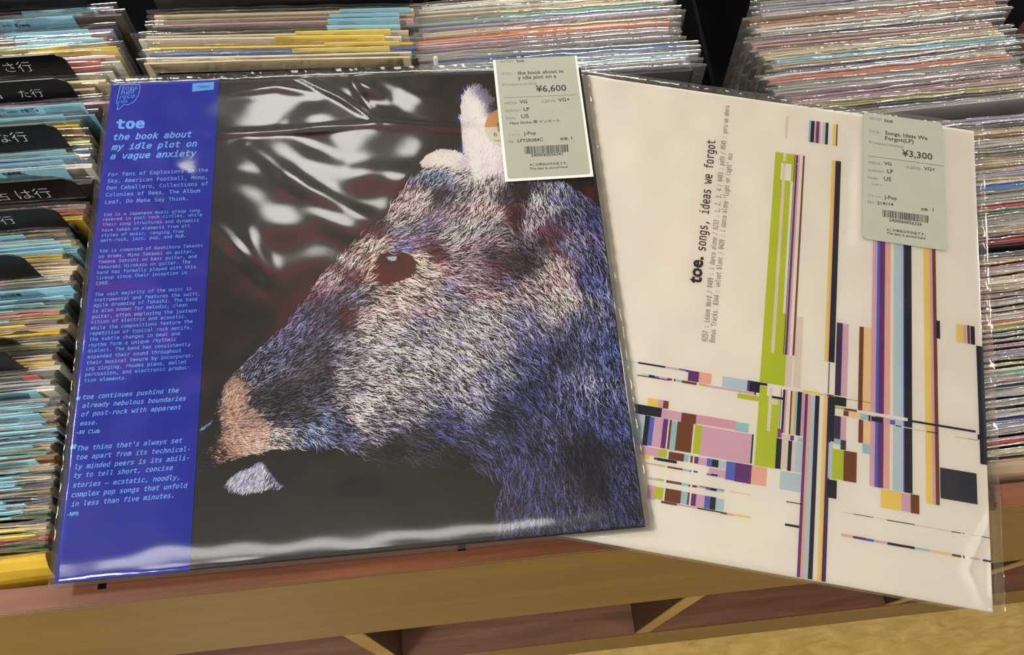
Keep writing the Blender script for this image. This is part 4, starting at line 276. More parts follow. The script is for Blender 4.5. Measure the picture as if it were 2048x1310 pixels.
# ------------------------------------------------------------------ text
_dg = lambda: bpy.context.evaluated_depsgraph_get()
FONT = {}
try:
    import os
    fp = os.path.join(bpy.utils.system_resource('DATAFILES'), 'fonts')
    FONT['mono'] = bpy.data.fonts.load(os.path.join(fp, 'DejaVuSansMono.woff2'))
except Exception:
    pass
_tc = {}
def glyphs(s, font=None, bold=0.0, shear=0.0):
    k = (s, font, bold, shear)
    if k in _tc: return _tc[k]
    cu = bpy.data.curves.new('t', 'FONT'); cu.body = s
    if font in FONT: cu.font = FONT[font]
    cu.size = 1.0; cu.offset = bold; cu.shear = shear; cu.resolution_u = 2
    o = bpy.data.objects.new('t', cu); SC.collection.objects.link(o)
    me = bpy.data.meshes.new_from_object(o.evaluated_get(_dg()))
    V = np.array([tuple(q.co) for q in me.vertices]) if len(me.vertices) else np.zeros((0, 3))
    F = [tuple(p.vertices) for p in me.polygons]
    bpy.data.objects.remove(o); bpy.data.curves.remove(cu); bpy.data.meshes.remove(me)
    _tc[k] = (V, F)
    return V, F

def lettering(name, lines, fn, w, mat, parent, font=None, bold=0.0, shear=0.0, ys=1.0, loc=(0, 0, 0)):
    """lines: [text, u0, v0, u1, v1] baseline start / end on the print; fn maps (u, v, w) to scene space"""
    VV = []; FF = []
    for s, u0, v0, u1, v1 in lines:
        V, F = glyphs(s, font, bold, shear)
        if not len(V): continue
        x0, x1 = V[:, 0].min(), V[:, 0].max()
        L = math.hypot(u1 - u0, v1 - v0); k = L / max(x1 - x0, 1e-6)
        ex = ((u1 - u0) / L, (v1 - v0) / L); ey = (-ex[1], ex[0])
        b = len(VV)
        for q in V:
            a = (q[0] - x0) * k; c = q[1] * k * ys
            VV.append(tuple(Vector(fn(u0 + ex[0] * a + ey[0] * c, v0 + ex[1] * a + ey[1] * c, w)) - Vector(loc)))
        FF += [tuple(i + b for i in p) for p in F]
    return meshob(name, VV, FF, mat, parent)

def sheet(quad, n):
    q = [Vector(a) + Vector((0, 0, ZF)) for a in quad]; n = Vector(n)
    def fn(u, v, w=0.0):
        s, t = u / 315.0, v / 315.0
        top = q[0] * (1 - s) + q[1] * s; bot = q[3] * (1 - s) + q[2] * s
        return bot * (1 - t) + top * t + n * (w * 0.001)
    return fn
FA = sheet(D['qa'], D['nA']); FB = sheet(D['qb'], D['nB'])

def slab(name, fn, u0, u1, v0, v1, w0, w1, mat, parent, loc, r=0.6, seg=24):
    """flat board with slightly rolled rim"""
    VV = []; FF = []
    ring = []
    us = [u0 + (u1 - u0) * i / seg for i in range(seg + 1)]; vs = [v0 + (v1 - v0) * i / seg for i in range(seg + 1)]
    path = [(u, v0) for u in us[:-1]] + [(u1, v) for v in vs[:-1]] + [(u, v1) for u in reversed(us[1:])] + [(u0, v) for v in reversed(vs[1:])]
    cu, cv = (u0 + u1) / 2, (v0 + v1) / 2
    prof = [(0.0, w0), (0.0, w1 - r * .6), (r * .35, w1 - r * .15), (r, w1)]
    for ins, w in prof:
        ring.append([len(VV) + i for i in range(len(path))])
        for u, v in path:
            uu = min(max(u, u0 + ins), u1 - ins); vv = min(max(v, v0 + ins), v1 - ins)
            VV.append(tuple(fn(uu, vv, w) - loc))
    n = len(path)
    for a, b in zip(ring[:-1], ring[1:]):
        FF += [(a[i], a[(i + 1) % n], b[(i + 1) % n], b[i]) for i in range(n)]
    FF.append(tuple(ring[-1])); FF.append(tuple(reversed(ring[0])))
    return meshob(name, VV, FF, mat, parent)

def roundrect(corners, r, k=6):
    c = [Vector(p) for p in corners]; out = []
    for i in range(4):
        p, a, b = c[i], c[i - 1], c[(i + 1) % 4]
        da = (a - p).normalized(); db = (b - p).normalized()
        for j in range(k + 1):
            t = j / k
            q = p + da * r * (1 - t) ** 2 + db * r * t ** 2
            out.append((q.x, q.y))
    return out

def plate(name, pts, fn, w, mat, parent, loc, th=0.12, grid=None):
    top = [tuple(fn(u, v, w) - loc) for u, v in pts]; bot = [tuple(fn(u, v, w - th) - loc) for u, v in pts]
    n = len(pts)
    f = [tuple(range(n)), tuple(reversed(range(n, 2 * n)))] + [(i, n + i, n + (i + 1) % n, (i + 1) % n) for i in range(n)]
    return meshob(name, top + bot, f, mat, parent)

def ribbon_line(pts, width):
    """closed polyline -> quads"""
    V = []; F = []
    n = len(pts)
    for i in range(n):
        a = Vector(pts[i]); b = Vector(pts[(i + 1) % n]); d = (b - a)
        if d.length < 1e-6: continue
        nn = Vector((-d.y, d.x)).normalized() * width / 2
        k = len(V); V += [a + nn, a - nn, b - nn, b + nn]; F.append((k, k + 1, k + 2, k + 3))
    return V, F

def flat(name, quads, fn, w, mat, parent, loc):
    V = []; F = []
    for q in quads:
        k = len(V); V += [tuple(fn(u, v, w) - loc) for u, v in q]; F.append(tuple(range(k, k + len(q))))
    return meshob(name, V, F, mat, parent)

# ------------------------------------------------------------------ the printed picture of the dark sleeve: an animal head, painted hair by hair
def inside(poly, X, Y):
    P = np.array(poly); r = np.zeros(X.shape, bool); j = len(P) - 1
    for i in range(len(P)):
        xi, yi = P[i]; xj, yj = P[j]
        c = ((yi > Y) != (yj > Y)) & (X < (xj - xi) * (Y - yi) / (yj - yi + 1e-12) + xi)
        r ^= c; j = i
    return r
CP = np.array(D['cp'])
def field(X, Y):
    """hair colour and direction at a place of the print, from the hand-set samples"""
    d2 = (X[:, None] - CP[None, :, 0]) ** 2 + (Y[:, None] - CP[None, :, 1]) ** 2
    w = 1.0 / (d2 + 2.2 ** 2) ** 2.2
    w /= w.sum(1, keepdims=True)
    col = w @ CP[:, 2:5]; w2 = 1.0 / (d2 + 9.0 ** 2) ** 2.0; w2 /= w2.sum(1, keepdims=True)
    dr = w2 @ CP[:, 5:7]; dr /= np.linalg.norm(dr, axis=1, keepdims=True) + 1e-9
    return col, dr
PO = D['poly']
def c_full(col, m, c):
    o = np.zeros_like(col); o[m] = c
    return o
def picture(fn, parent, loc):
    rng = np.random.RandomState(7)
    # base colours on a fine grid
    U0, U1, V0, V1 = 68.5, 314.4, 0.6, 314.4
    nx, ny = 330, 420
    gx, gy = np.meshgrid(np.linspace(U0, U1, nx), np.linspace(V0, V1, ny)); X = gx.ravel(); Y = gy.ravel()
    col = np.tile(np.array([13.0, 13.5, 15.0]), (len(X), 1))
    head = inside(PO['head'], X, Y); ear = inside(PO['ear'], X, Y); ant = inside(PO['antler'], X, Y); chin = inside(PO['chin'], X, Y)
    m = head | ear | ant
    c, _ = field(X[m], Y[m]); col[m] = c * np.where(ear[m] | ant[m], 1.0, 0.30)[:, None]
    nz = (X < 108) & (c_full(col, m, c)[:, 0] > 150) & head
    col[nz] = c_full(col, m, c)[nz] * .62
    col[chin] = (120, 128, 175)
    # blue glow round the ear tip
    e0 = np.array(PO['ear']); dmin = np.min(np.hypot(X[:, None] - e0[None, 1:6, 0], Y[:, None] - e0[None, 1:6, 1]), axis=1)
    gl = np.clip(1 - dmin / 6.0, 0, 1)[:, None] * (~m)[:, None]
    col = col * (1 - gl * .8) + np.array([60, 75, 190.0]) * gl * .8
    for k, cc in (('eye', (64, 32, 27)), ('pupil', (40, 30, 28)), ('duct', (14, 12, 14)), ('glint', (190, 205, 240)), ('nostril', (120, 170, 225))):
        col[inside(PO[k], X, Y)] = cc
    def tolin(a):
        a = np.clip(a, 0, 255) / 255.0
        return np.where(a <= .04045, a / 12.92, ((a + .055) / 1.055) ** 2.4)
    idx = np.arange(nx * ny).reshape(ny, nx)
    F = np.stack([idx[:-1, :-1], idx[:-1, 1:], idx[1:, 1:], idx[1:, :-1]], -1).reshape(-1, 4)
    q = [np.array(fn(u, v, 0)) for u, v in ((0, 0), (315, 0), (0, 315), (315, 315))]; nrm = np.array(fn(0, 0, 1)) - q[0]
    L = np.array(loc)
    def P3(x, y, w):
        s = (np.clip(x, U0, U1) / 315.0)[:, None]; t = (np.clip(y, V0, V1) / 315.0)[:, None]
        return (q[0] * (1 - s) + q[1] * s) * (1 - t) + (q[2] * (1 - s) + q[3] * s) * t + nrm * w[:, None] - L
    def build(name, V, F, C, nv):
        me = bpy.data.meshes.new(name)
        me.vertices.add(len(V)); me.vertices.foreach_set('co', V.astype(np.float32).ravel())
        me.loops.add(F.size); me.loops.foreach_set('vertex_index', F.astype(np.int32).ravel())
        me.polygons.add(len(F)); me.polygons.foreach_set('loop_start', (np.arange(len(F)) * nv).astype(np.int32))
        me.polygons.foreach_set('loop_total', np.full(len(F), nv, np.int32))
        me.update(calc_edges=True)
        at = me.color_attributes.new('print', 'FLOAT_COLOR', 'POINT')
        at.data.foreach_set('color', np.concatenate([tolin(C), np.ones((len(C), 1))], 1).astype(np.float32).ravel())
        me.materials.append(M['print'])
        o = bpy.data.objects.new(name, me); link(o, parent); return o
    mm, nt, p = nodes('printed_picture_ink')
    a = nt.nodes.new('ShaderNodeAttribute'); a.attribute_name = 'print'
    nt.links.new(a.outputs['Color'], p.inputs['Base Color']); p.inputs['Roughness'].default_value = 0.4; p.inputs['Specular IOR Level'].default_value = 0.35
    M['print'] = mm
    base = build('printed_picture', P3(X, Y, np.full(len(X), 0.02)), F, col, 4)
    # hairs
    N = 150000
    hx = rng.uniform(U0 + 1, U1 - .6, N); hy = rng.uniform(V0 + .6, V1 - 1, N)
    headm = inside(PO['head'], hx, hy); earm = inside(PO['ear'], hx, hy); antm = inside(PO['antler'], hx, hy); chm = inside(PO['chin'], hx, hy)
    bad = inside(PO['eye'], hx, hy) | inside(PO['duct'], hx, hy) | (antm & (rng.rand(N) < .5))
    k = (headm | earm | chm | antm) & ~bad
    hx, hy, earm, chm, headm, antm = hx[k], hy[k], earm[k], chm[k], headm[k], antm[k]
    c = np.zeros((len(hx), 3)); dr = np.zeros((len(hx), 2))
    for i in range(0, len(hx), 20000):
        c[i:i + 20000], dr[i:i + 20000] = field(hx[i:i + 20000], hy[i:i + 20000])
    c[chm] = np.array([185, 190, 222.0]); dr[chm] = np.array([-.55, -.83])
    n = len(hx)
    ang = rng.normal(0, .22, n) + .25 * np.sin(hx * .35 + 1.3 * np.sin(hy * .23)) * np.cos(hy * .31)
    dx = dr[:, 0] * np.cos(ang) - dr[:, 1] * np.sin(ang); dy = dr[:, 0] * np.sin(ang) + dr[:, 1] * np.cos(ang)
    nose = np.clip((hx - 75) / 90, 0, 1)
    ln = (2.0 + 4.2 * nose) * rng.uniform(.6, 1.35, n); ln[earm] *= .75; ln[chm] = 3.0; ln[antm] = 1.6
    wd = (.27 + .13 * nose) * rng.uniform(.7, 1.4, n)
    clump = .5 + .5 * np.sin(hx * .9 + 2.2 * np.sin(hy * .37 + hx * .11)) * np.sin(hy * .8 + 1.7 * np.sin(hx * .29))
    lum = rng.choice([.10, .35, 1.25, 2.1], n, p=[.32, .18, .28, .22]) * (.75 + .5 * clump)
    lum[antm] = rng.uniform(.7, 1.1, antm.sum()); lum[earm & ~headm] = rng.uniform(.95, 1.22, (earm & ~headm).sum())
    nosep = (hx < 108) & (c[:, 0] > 150); lum[nosep] = rng.uniform(.72, 1.2, nosep.sum()) * np.where(rng.rand(nosep.sum()) < .06, .35, 1)
    g_ = c.mean(1, keepdims=True); c = g_ + (c - g_) * .92; lm = c.mean(1, keepdims=True); c = c * (1 + .20 * np.clip((lm - 95) / 60, -.5, 1)); cc = c * lum[:, None] + rng.normal(0, 5, (n, 3)); cc = np.clip(cc, 4, 250)
    bow = rng.normal(0, .12, n)
    tx = np.clip(hx + dx * ln, U0, U1 - .3); ty = np.clip(hy + dy * ln, V0 + .3, V1)
    mx = hx + dx * ln * .5 - dy * ln * bow; my = hy + dy * ln * .5 + dx * ln * bow
    w = rng.uniform(.03, .19, n)
    A = P3(np.clip(hx - dy * wd * .25, U0, U1), hy + dx * wd * .25, w); B = P3(np.clip(hx + dy * wd * .25, U0, U1), hy - dx * wd * .25, w)
    C1 = P3(np.clip(mx - dy * wd * .5, U0, U1 - .2), my + dx * wd * .5, w); C2 = P3(np.clip(mx + dy * wd * .5, U0, U1 - .2), my - dx * wd * .5, w)
    T = P3(tx, ty, w)
    V = np.stack([A, B, C2, C1, T], 1).reshape(-1, 3)
    b = np.arange(n) * 5
    F3 = np.concatenate([np.stack([b, b + 1, b + 2], 1), np.stack([b, b + 2, b + 3], 1), np.stack([b + 3, b + 2, b + 4], 1)])
    CC = np.repeat(cc, 5, axis=0)
    build('printed_hair', V, F3, CC, 3)['kind'] = 'stuff'
    return base

# ------------------------------------------------------------------ outer bag: one wavy film over a flat cover, pulled down round the rim
def hsh(a, b, s=0):
    return math.sin(a * 12.9898 + b * 78.233 + s * 37.7) * 0.5 + math.sin(a * 3.17 - b * 5.31 + s) * 0.5
def outer_bag(name, fn, box, mats, parent, loc, ridges=(), base=0.9, amp=0.25, roll=6.0, N=190, depth=3.2, calm=None, seed=1):
    u0, u1, v0, v1 = box
    rng = np.random.RandomState(seed)
    us = np.linspace(u0, u1, N); vs = np.linspace(v0, v1, N)
    X, Y = np.meshgrid(us, vs)
    H = np.full(X.shape, base)
    for _ in range(14):
        a = rng.uniform(0, math.tau); k = rng.uniform(.02, .075); ph = rng.uniform(0, math.tau)
        H += amp * .28 * np.sin((X * math.cos(a) + Y * math.sin(a)) * k * math.tau * .5 + ph) * np.sin((X * math.sin(a) - Y * math.cos(a)) * k * 1.3 + ph * 2)
    H = base + (H - base) * (0.3 + 0.7 * np.clip(Y / 45.0, 0, 1))
    for rg in ridges:
        *pts, am, wd = rg
        best = np.full(X.shape, 1e9); para = np.zeros(X.shape)
        tot = sum(math.hypot(b[0] - a[0], b[1] - a[1]) for a, b in zip(pts[:-1], pts[1:])); run = 0
        for a, b in zip(pts[:-1], pts[1:]):
            dx, dy = b[0] - a[0], b[1] - a[1]; L = math.hypot(dx, dy)
            t = np.clip(((X - a[0]) * dx + (Y - a[1]) * dy) / (L * L), 0, 1)
            d = np.hypot(X - a[0] - t * dx, Y - a[1] - t * dy)
            para = np.where(d < best, (run + t * L) / tot, para); best = np.minimum(best, d); run += L
        H += am * np.exp(-(best / wd) ** 2) * (0.35 + 0.65 * np.sin(math.pi * np.clip(para, 0.02, .98)))
    if calm is not None:
        cx0, cx1, cy0, cy1, hh = calm
        q = np.clip(np.minimum(np.minimum(X - cx0, cx1 - X), np.minimum(Y - cy0, cy1 - Y)) / 5 + 1, 0, 1)
        H = H * (1 - q) + hh * q
    if roll: H = H + roll * (1 - np.clip((Y - 0) / 26.0, 0, 1) ** 2) * 0 - np.clip(1 - Y / 15.0, 0, 1) ** 2 * (base * .8) + np.exp(-((Y - 18) / 9.0) ** 2) * .15
    H = np.maximum(H, 0.40)
    # rim
    ov = np.maximum(np.maximum(0 - X, X - 315), np.maximum(0 - Y, Y - 315))
    t = np.clip(ov / 3.0, 0, 1)
    wav = .5 * np.sin(X * .21) * np.sin(Y * .17 + 1) + .35 * np.sin(X * .63 + Y * .49)
    H = np.where(ov > 0, H * (1 - t) + (-depth * .45 + wav * .7) * t, H)
    V = [tuple(fn(float(a), float(b), float(h)) - loc) for a, b, h in zip(X.ravel(), Y.ravel(), H.ravel())]
    idx = np.arange(N * N).reshape(N, N)
    F = np.stack([idx[:-1, :-1], idx[:-1, 1:], idx[1:, 1:], idx[1:, :-1]], -1).reshape(-1, 4).tolist()
    o = meshob(name, V, F, mats, parent, smooth=True)
    # back sheet, seen only where it stands out past the cover
    R = []
    path = [(u, v0) for u in us[::6]] + [(u1, v) for v in vs[::6]] + [(u, v1) for u in us[::-6]] + [(u0, v) for v in vs[::-6]]
    VV = []; FF = []
    for ins, w, wa in ((0, -depth * .45, .7), (1.2, -depth * .75, .6), (4.5, -depth, 0.15)):
        for u, v in path:
            uu = min(max(u, u0 + ins), u1 - ins); vv = min(max(v, v0 + ins), v1 - ins)
            wv = .5 * math.sin(u * .21) * math.sin(v * .17 + 1) + .35 * math.sin(u * .63 + v * .49)
            VV.append(tuple(fn(uu, vv, w + wv * wa) - loc))
    n = len(path)
    for j in range(2):
        FF += [(j * n + i, j * n + (i + 1) % n, (j + 1) * n + (i + 1) % n, (j + 1) * n + i) for i in range(n)]
    meshob('bag_rim', VV, FF, M['rim'], parent, smooth=True)
    return o

def barcode(corners, seed, white=None):
    rng = random.Random(seed); tl, tr, br, bl = [Vector(c) for c in corners]
    q = []; t = 0.0
    while t < 1.0:
        w = rng.choice((.008, .008, .014, .022)); g = rng.choice((.008, .010, .016))
        a, b = t, min(1, t + w)
        q.append([tuple(bl.lerp(br, a)), tuple(bl.lerp(br, b)), tuple(tl.lerp(tr, b)), tuple(tl.lerp(tr, a))]); t += w + g
    return q

def price_label(fn, w, corners, lines, bar, rule, parent, loc, border, seed):
    # border: white paper beyond the printed grey-green field
    c = [Vector(p) for p in corners]
    base = plate('price_label', [tuple(p) for p in c] if border else roundrect(c, 3.2), fn, w, M['stickerwhite'] if border else M['sticker'], parent, loc)
    if border:
        tl, tr, br, bl = c
        ins = [tl + Vector((1.7, 0)), tr + Vector((-1.4, 0)), br + Vector((-1.6, 1.9)), bl + Vector((1.8, 1.9))]
        pts = [tuple(ins[0]), tuple(ins[1])] + roundrect(ins, 2.5)[14:28]
        field_ = plate('label_field', pts, fn, w + 0.03, M['sticker'], base, loc, th=0.02)
    big = [l for l in lines if l[0].startswith('¥')]
    names = ('toe', 'the book about m', 'y idle plot on a', 'VG', 'VG+', 'LP', 'US', 'J-Pop', 'LPTSR084C', '214114', 'Songs, Ideas We', 'Forgot(LP)', 'Hype Sticker,帯 インサート', 'インサート', '枚数:', '※この商品は中古品です。', '2400060056241', '2400060056326', 'This item is second hand.', '1')
    mid = [l for l in lines if l[0] in names]; small = [l for l in lines if l not in big and l not in mid]
    lettering('price_lettering', big, fn, w + .06, M['ink'], base, bold=.012, loc=loc)
    lettering('bold_lettering', mid, fn, w + .06, M['ink'], base, bold=.014, loc=loc)
    lettering('small_lettering', small, fn, w + .06, M['greyink'], base, loc=loc)
    q = barcode(bar, seed)
    (a, b) = rule; a, b = Vector(a), Vector(b); n = Vector((-(b - a).y, (b - a).x)).normalized() * .12
    q.append([tuple(a - n), tuple(b - n), tuple(b + n), tuple(a + n)])
    flat('barcode', q, fn, w + .06, M['ink'], base, loc)
    return base

# ------------------------------------------------------------------ white sleeve (underneath)
locB = FB(157, 157, -3); B = tag(empty('record_sleeve', locB), 'off-white twelve-inch record sleeve printed with thin coloured stripes, lying partly under the animal sleeve', 'record')
slab('jacket', FB, 0, 315, 0, 315, -3.0, 0.0, M['cover_white'], B, locB, r=1.0)
PAL = {'G': (176, 190, 46), 'W': (226, 223, 214), 'S': (214, 202, 192), 'V': (98, 48, 118), 'P': (205, 166, 186), 'B': (112, 62, 40), 'Y': (226, 200, 104),
       'K': (222, 172, 156), 'N': (17, 26, 48), 'X': (58, 42, 80), 'Z': (228, 198, 150), 'C': (150, 192, 200), 'L': (178, 198, 208), 'U': (84, 100, 188),
       'M': (140, 62, 128), 'Q': (206, 158, 174), 'D': (44, 50, 62)}
PN = {'G': 'lime', 'W': 'white', 'S': 'pale_beige', 'V': 'violet', 'P': 'pink', 'B': 'brown', 'Y': 'yellow', 'K': 'salmon', 'N': 'navy', 'X': 'dark_plum', 'Z': 'sand', 'C': 'aqua', 'L': 'pale_blue', 'U': 'blue', 'M': 'magenta', 'Q': 'rose', 'D': 'slate'}
lay = {}
for i, (k, u0, v0, u1, v1) in enumerate(D['rects']):
    lay.setdefault(k, []).append((i, [(u0, v0), (u1, v0), (u1, v1), (u0, v1)]))
for k, qs in lay.items():
    V = []; F = []
    for i, q in qs:
        b = len(V); V += [tuple(FB(u, v, .03 + i * .0012) - locB) for u, v in q]; F.append(tuple(range(b, b + 4)))
    meshob('printed_stripes', V, F, paper(PN[k] + '_stripe_ink', PAL[k], rough=0.42, var=0.02, coat=0.1), B)['label'] = PN[k].replace('_', ' ') + ' printed stripes'
lettering('artist_lettering', D['Bt']['name'], FB, .4, M['ink'], B, bold=.03, loc=locB)
lettering('title_lettering', D['Bt']['title'], FB, .4, M['ink'], B, font='mono', bold=.004, ys=1.25, loc=locB)
lettering('track_lettering', D['Bt']['tracks'], FB, .4, M['greyink'], B, font='mono', ys=1.5, bold=-.004, loc=locB)
outer_bag('outer_bag', FB, (-4.0, 322.5, -1.5, 322), M['filmB'], B, locB, base=.8, amp=.16, depth=3.4, seed=5,
          ridges=[[(318, 60), (306, 34), (300, 20), (311, 1), .9, 2.2], [(317, 40), (314, 12), (317, 2), 1.0, 1.6], [(2, 3), (160, 3.5), (300, 3), .5, 1.8]], calm=(236, 297, 214, 322, 1.0))
price_label(FB, 1.35, D['cornB'], D['SB'], D['barB'], D['lineB'], B, locB, False, 3)

# ------------------------------------------------------------------ dark sleeve with the animal (on top)
locA = FA(157, 157, -4); A = tag(empty('record_sleeve', locA), 'black twelve-inch record sleeve with an animal head in profile and a blue paper strip', 'record')
slab('jacket', FA, 0, 315, 0, 315, -4.0, 0.0, paper('black_cover_board', (15, 16, 18), rough=.42, var=.1, coat=.1), A, locA, r=1.4)
picture(FA, A, locA)
(ub, vb), (uc, vc) = D['obiR']
def obiw(u): return .35
strip = plate('paper_strip', [(-.15, -.1), (uc, -.1), (ub, 315.1), (-.15, 315.1)], FA, .34, M['obi'], A, locA)
O = D['obi']
lettering('band_lettering', O['title'], FA, .42, M['lite'], strip, font='mono', bold=.035, ys=.92, loc=locA)
lettering('title_lettering', O['subtitle'], FA, .42, M['lite'], strip, font='mono', bold=.022, shear=.22, loc=locA)
lettering('blurb_lettering', O['fans'], FA, .42, M['lite'], strip, font='mono', bold=.008, loc=locA)
lettering('blurb_lettering', O['body'], FA, .42, M['lite'], strip, font='mono', bold=.008, loc=locA)
lettering('quote_lettering', O['quote'], FA, .42, M['lite'], strip, font='mono', bold=.015, shear=.22, loc=locA)
lettering('source_lettering', O['source'] + O['marks'], FA, .42, M['lite'], strip, font='mono', bold=.03, loc=locA)
tg = flat('patch', [D['tag']], FA, .40, M['tagblue'], strip, locA)
lettering('patch_lettering', O['tag'], FA, .46, paper('blue_patch_ink', (40, 70, 150), var=.02), strip, font='mono', bold=.01, loc=locA)
V, F = ribbon_line(D['logo'], .42)
meshob('logo_outline', [tuple(FA(p.x, p.y, .42) - locA) for p in V], F, M['lite'], strip)
lettering('logo_lettering', O['logo'], FA, .42, M['lite'], strip, shear=.2, bold=-.01, loc=locA)
# round hype sticker: peach upper half, white lower half
(cu, cv), (lu, lv), (du, dv) = D['circ']; rr = math.hypot(cu - lu, cv - lv)
N_ = 48
cir = [(cu + rr * math.cos(math.tau * k / N_), cv + rr * math.sin(math.tau * k / N_)) for k in range(N_)]
rs = plate('round_sticker', cir, FA, .42, M['stickerwhite'], A, locA, th=.1)
a0 = math.asin((dv - cv) / rr)
arc = [(cu + rr * math.cos(a0 + (math.pi - 2 * a0) * k / 30), cv + rr * math.sin(a0 + (math.pi - 2 * a0) * k / 30)) for k in range(31)]
flat('sticker_print', [arc], FA, .45, M['peach'], rs, locA)
lettering('sticker_lettering', D['circtxt'], FA, .48, M['ink'], rs, font='mono', loc=locA)
bx = cu - rr * .49
flat('barcode', [[(bx + k * .75, cv - rr * .18), (bx + k * .75 + .32, cv - rr * .18), (bx + k * .75 + .32, cv + rr * .25), (bx + k * .75, cv + rr * .25)] for k in range(3)], FA, .48, M['ink'], rs, locA)
outer_bag('outer_bag', FA, (-4.8, 320.5, -2.6, 322.5), M['filmA'], A, locA, base=1.3, amp=.36, depth=4.6, seed=2, ridges=D['wr'], calm=(253, 314, 222, 323, 1.2))
price_label(FA, 1.7, D['cornA'], D['SA'], D['barA'], D['lineA'], A, locA, True, 1)

# ------------------------------------------------------------------ seven-inch records and divider cards in the bins
RC = {'w': ((226, 221, 208), 'white'), 'c': ((222, 206, 168), 'cream'), 'n': ((186, 166, 138), 'beige'), 'e': ((88, 78, 70), 'grey-brown'), 'k': ((20, 20, 22), 'black'),
      'd': ((52, 50, 60), 'slate'), 'v': ((36, 44, 96), 'navy'), 'u': ((44, 98, 168), 'blue'), 'l': ((128, 188, 212), 'light blue'), 't': ((110, 165, 155), 'teal'),
      'g': ((56, 108, 66), 'green'), 'y': ((222, 186, 62), 'yellow'), 'o': ((222, 122, 52), 'orange'), 'r': ((165, 46, 42), 'red'), 'm': ((150, 32, 72), 'crimson'),
      'p': ((204, 166, 164), 'pink'), 'q': ((150, 148, 176), 'lavender'), 'a': ((140, 140, 136), 'grey'), 's': ((172, 170, 168), 'silver'), 'x': ((138, 108, 124), 'mauve'),
      'h': ((134, 96, 48), 'brown'), 'f': ((158, 156, 78), 'olive'), 'z': ((206, 126, 106), 'salmon')}
CM = {k: paper(n.replace(' ', '_').replace('-', '_') + '_card_cover', c, rough=.45, var=.09, scale=35, coat=.15) for k, (c, n) in RC.items()}
KC = {'L': (paper('light_blue_card', (160, 218, 240), rough=.5, var=.04), 'blue'), 'Y': (paper('yellow_card', (240, 216, 104), rough=.5, var=.04), 'yellow'),
      'R': (paper('coral_card', (205, 108, 104), rough=.5, var=.04), 'coral')}
W7, H7 = .183, .180
def covermesh(t, seed):
    """folded card sleeve: two leaves with an open mouth at the top, a hint of curl"""
    rng = random.Random(seed); V = []; F = []; n = 8
    prof = [(-t / 2, 0.0), (-t / 2, -.004), (-t / 2, -.18)]
    curl = rng.uniform(-.0008, .0008)
    for side in (-1, 1):
        for j, dz in enumerate((0.0, -.03, -H7)):
            for i in range(n + 1):
                x = -W7 / 2 + W7 * i / n; e = math.sin(math.pi * i / n) * curl * (1 if j < 2 else 0)
                V.append((x, side * t / 2 + e, dz))
    m = n + 1
    for s in (0, 1):
        for j in range(2):
            for i in range(n):
                a = s * 3 * m + j * m + i
                F.append((a, a + 1, a + 1 + m, a + m) if s else (a, a + m, a + 1 + m, a + 1))
    for i in range(n):   # top rim and bottom
        a = i; b = 3 * m + i
        F.append((a, a + 1, b + 1, b)); a2 = 2 * m + i; b2 = 5 * m + i
        F.append((a2, b2, b2 + 1, a2 + 1))
    for j in range(2):
        a = j * m; b = 3 * m + j * m
        F.append((a, b, b + m, a + m)); a += n; b += n
        F.append((a, a + m, b + m, b))
    me = bpy.data.meshes.new('cover'); me.from_pydata(V, [], F); me.update(); me.materials.append(None)
    return me
def bagmesh(t, seed):
    """clear pouch, a little larger than the cover, with a loose crinkled mouth"""
    rng = random.Random(seed); n = 22; V = []; F = []
    hw = .0955
    ph = [rng.uniform(0, 6.28) for _ in range(6)]
    zs = (.0036, .0042, .0038, .0020, .0002, -.012, -.06, -.1815)
    for side in (-1, 1):
        for j, z in enumerate(zs):
            for i in range(n + 1):
                s = i / n; x = -hw + 2 * hw * s
                e = min(1.0, min(s, 1 - s) * 9)
                g = (t / 2 + .0005) * e + .0002
                wob = .0004 * math.sin(s * 5 + ph[0]) + .00015 * math.sin(s * 23 + ph[1]) + (.00012 * math.sin(s * 71 + ph[2]))
                k = max(0, min(1, 1 - (j - 2) / 3.0))
                y = side * (g * (1 if j > 3 else (.8 if j == 3 else .7)) + (.0008, .0004, 0)[min(j, 2)] + .0003 * k * (math.sin(s * 29 + ph[3] * side))) + wob * k
                zz = z + (.0007 * math.sin(s * 4 + ph[4]) + .0003 * math.sin(s * 37 + ph[5])) * k
                V.append((x, y, zz))
    m = n + 1; J = len(zs)
    for s in (0, 1):
        for j in range(J - 1):
            for i in range(n):
                a = s * J * m + j * m + i
                F.append((a, a + 1, a + 1 + m, a + m) if s else (a, a + m, a + 1 + m, a + 1))
    me = bpy.data.meshes.new('plastic_bag'); me.from_pydata(V, [], F); me.update(); me.materials.append(None)
    me.polygons.foreach_set('use_smooth', [True] * len(me.polygons))
    return me
TH = (.0011, .0016, .0022)
def bulgemesh(t, seed):
    """cover whose front leaf sags forward over the gap before the next thing"""
    V = []; F = []; n = 10
    prof = [(0, 0), (-.0035, -.0022), (-.0075, -.0060), (-.0105, -.0115), (-.0122, -.0200), (-.0130, -.0400), (-.0130, -H7), (t / 2, -H7), (t / 2, 0)]
    for y, z in prof:
        for i in range(n + 1):
            x = -W7 / 2 + W7 * i / n
            V.append((x, y * (1 - .10 * math.sin(i * .9 + z * 90)), z - .0006 * math.sin(i * 1.3)))
    m = n + 1
    for j in range(len(prof) - 1):
        for i in range(n): F.append((j * m + i, (j + 1) * m + i, (j + 1) * m + i + 1, j * m + i + 1))
    F.append(tuple(j * m for j in range(len(prof)))); F.append(tuple(j * m + n for j in reversed(range(len(prof)))))
    me = bpy.data.meshes.new('cover'); me.from_pydata(V, [], F); me.update(); me.materials.append(None)
    return me
BULGE = bulgemesh(.0016, 3)
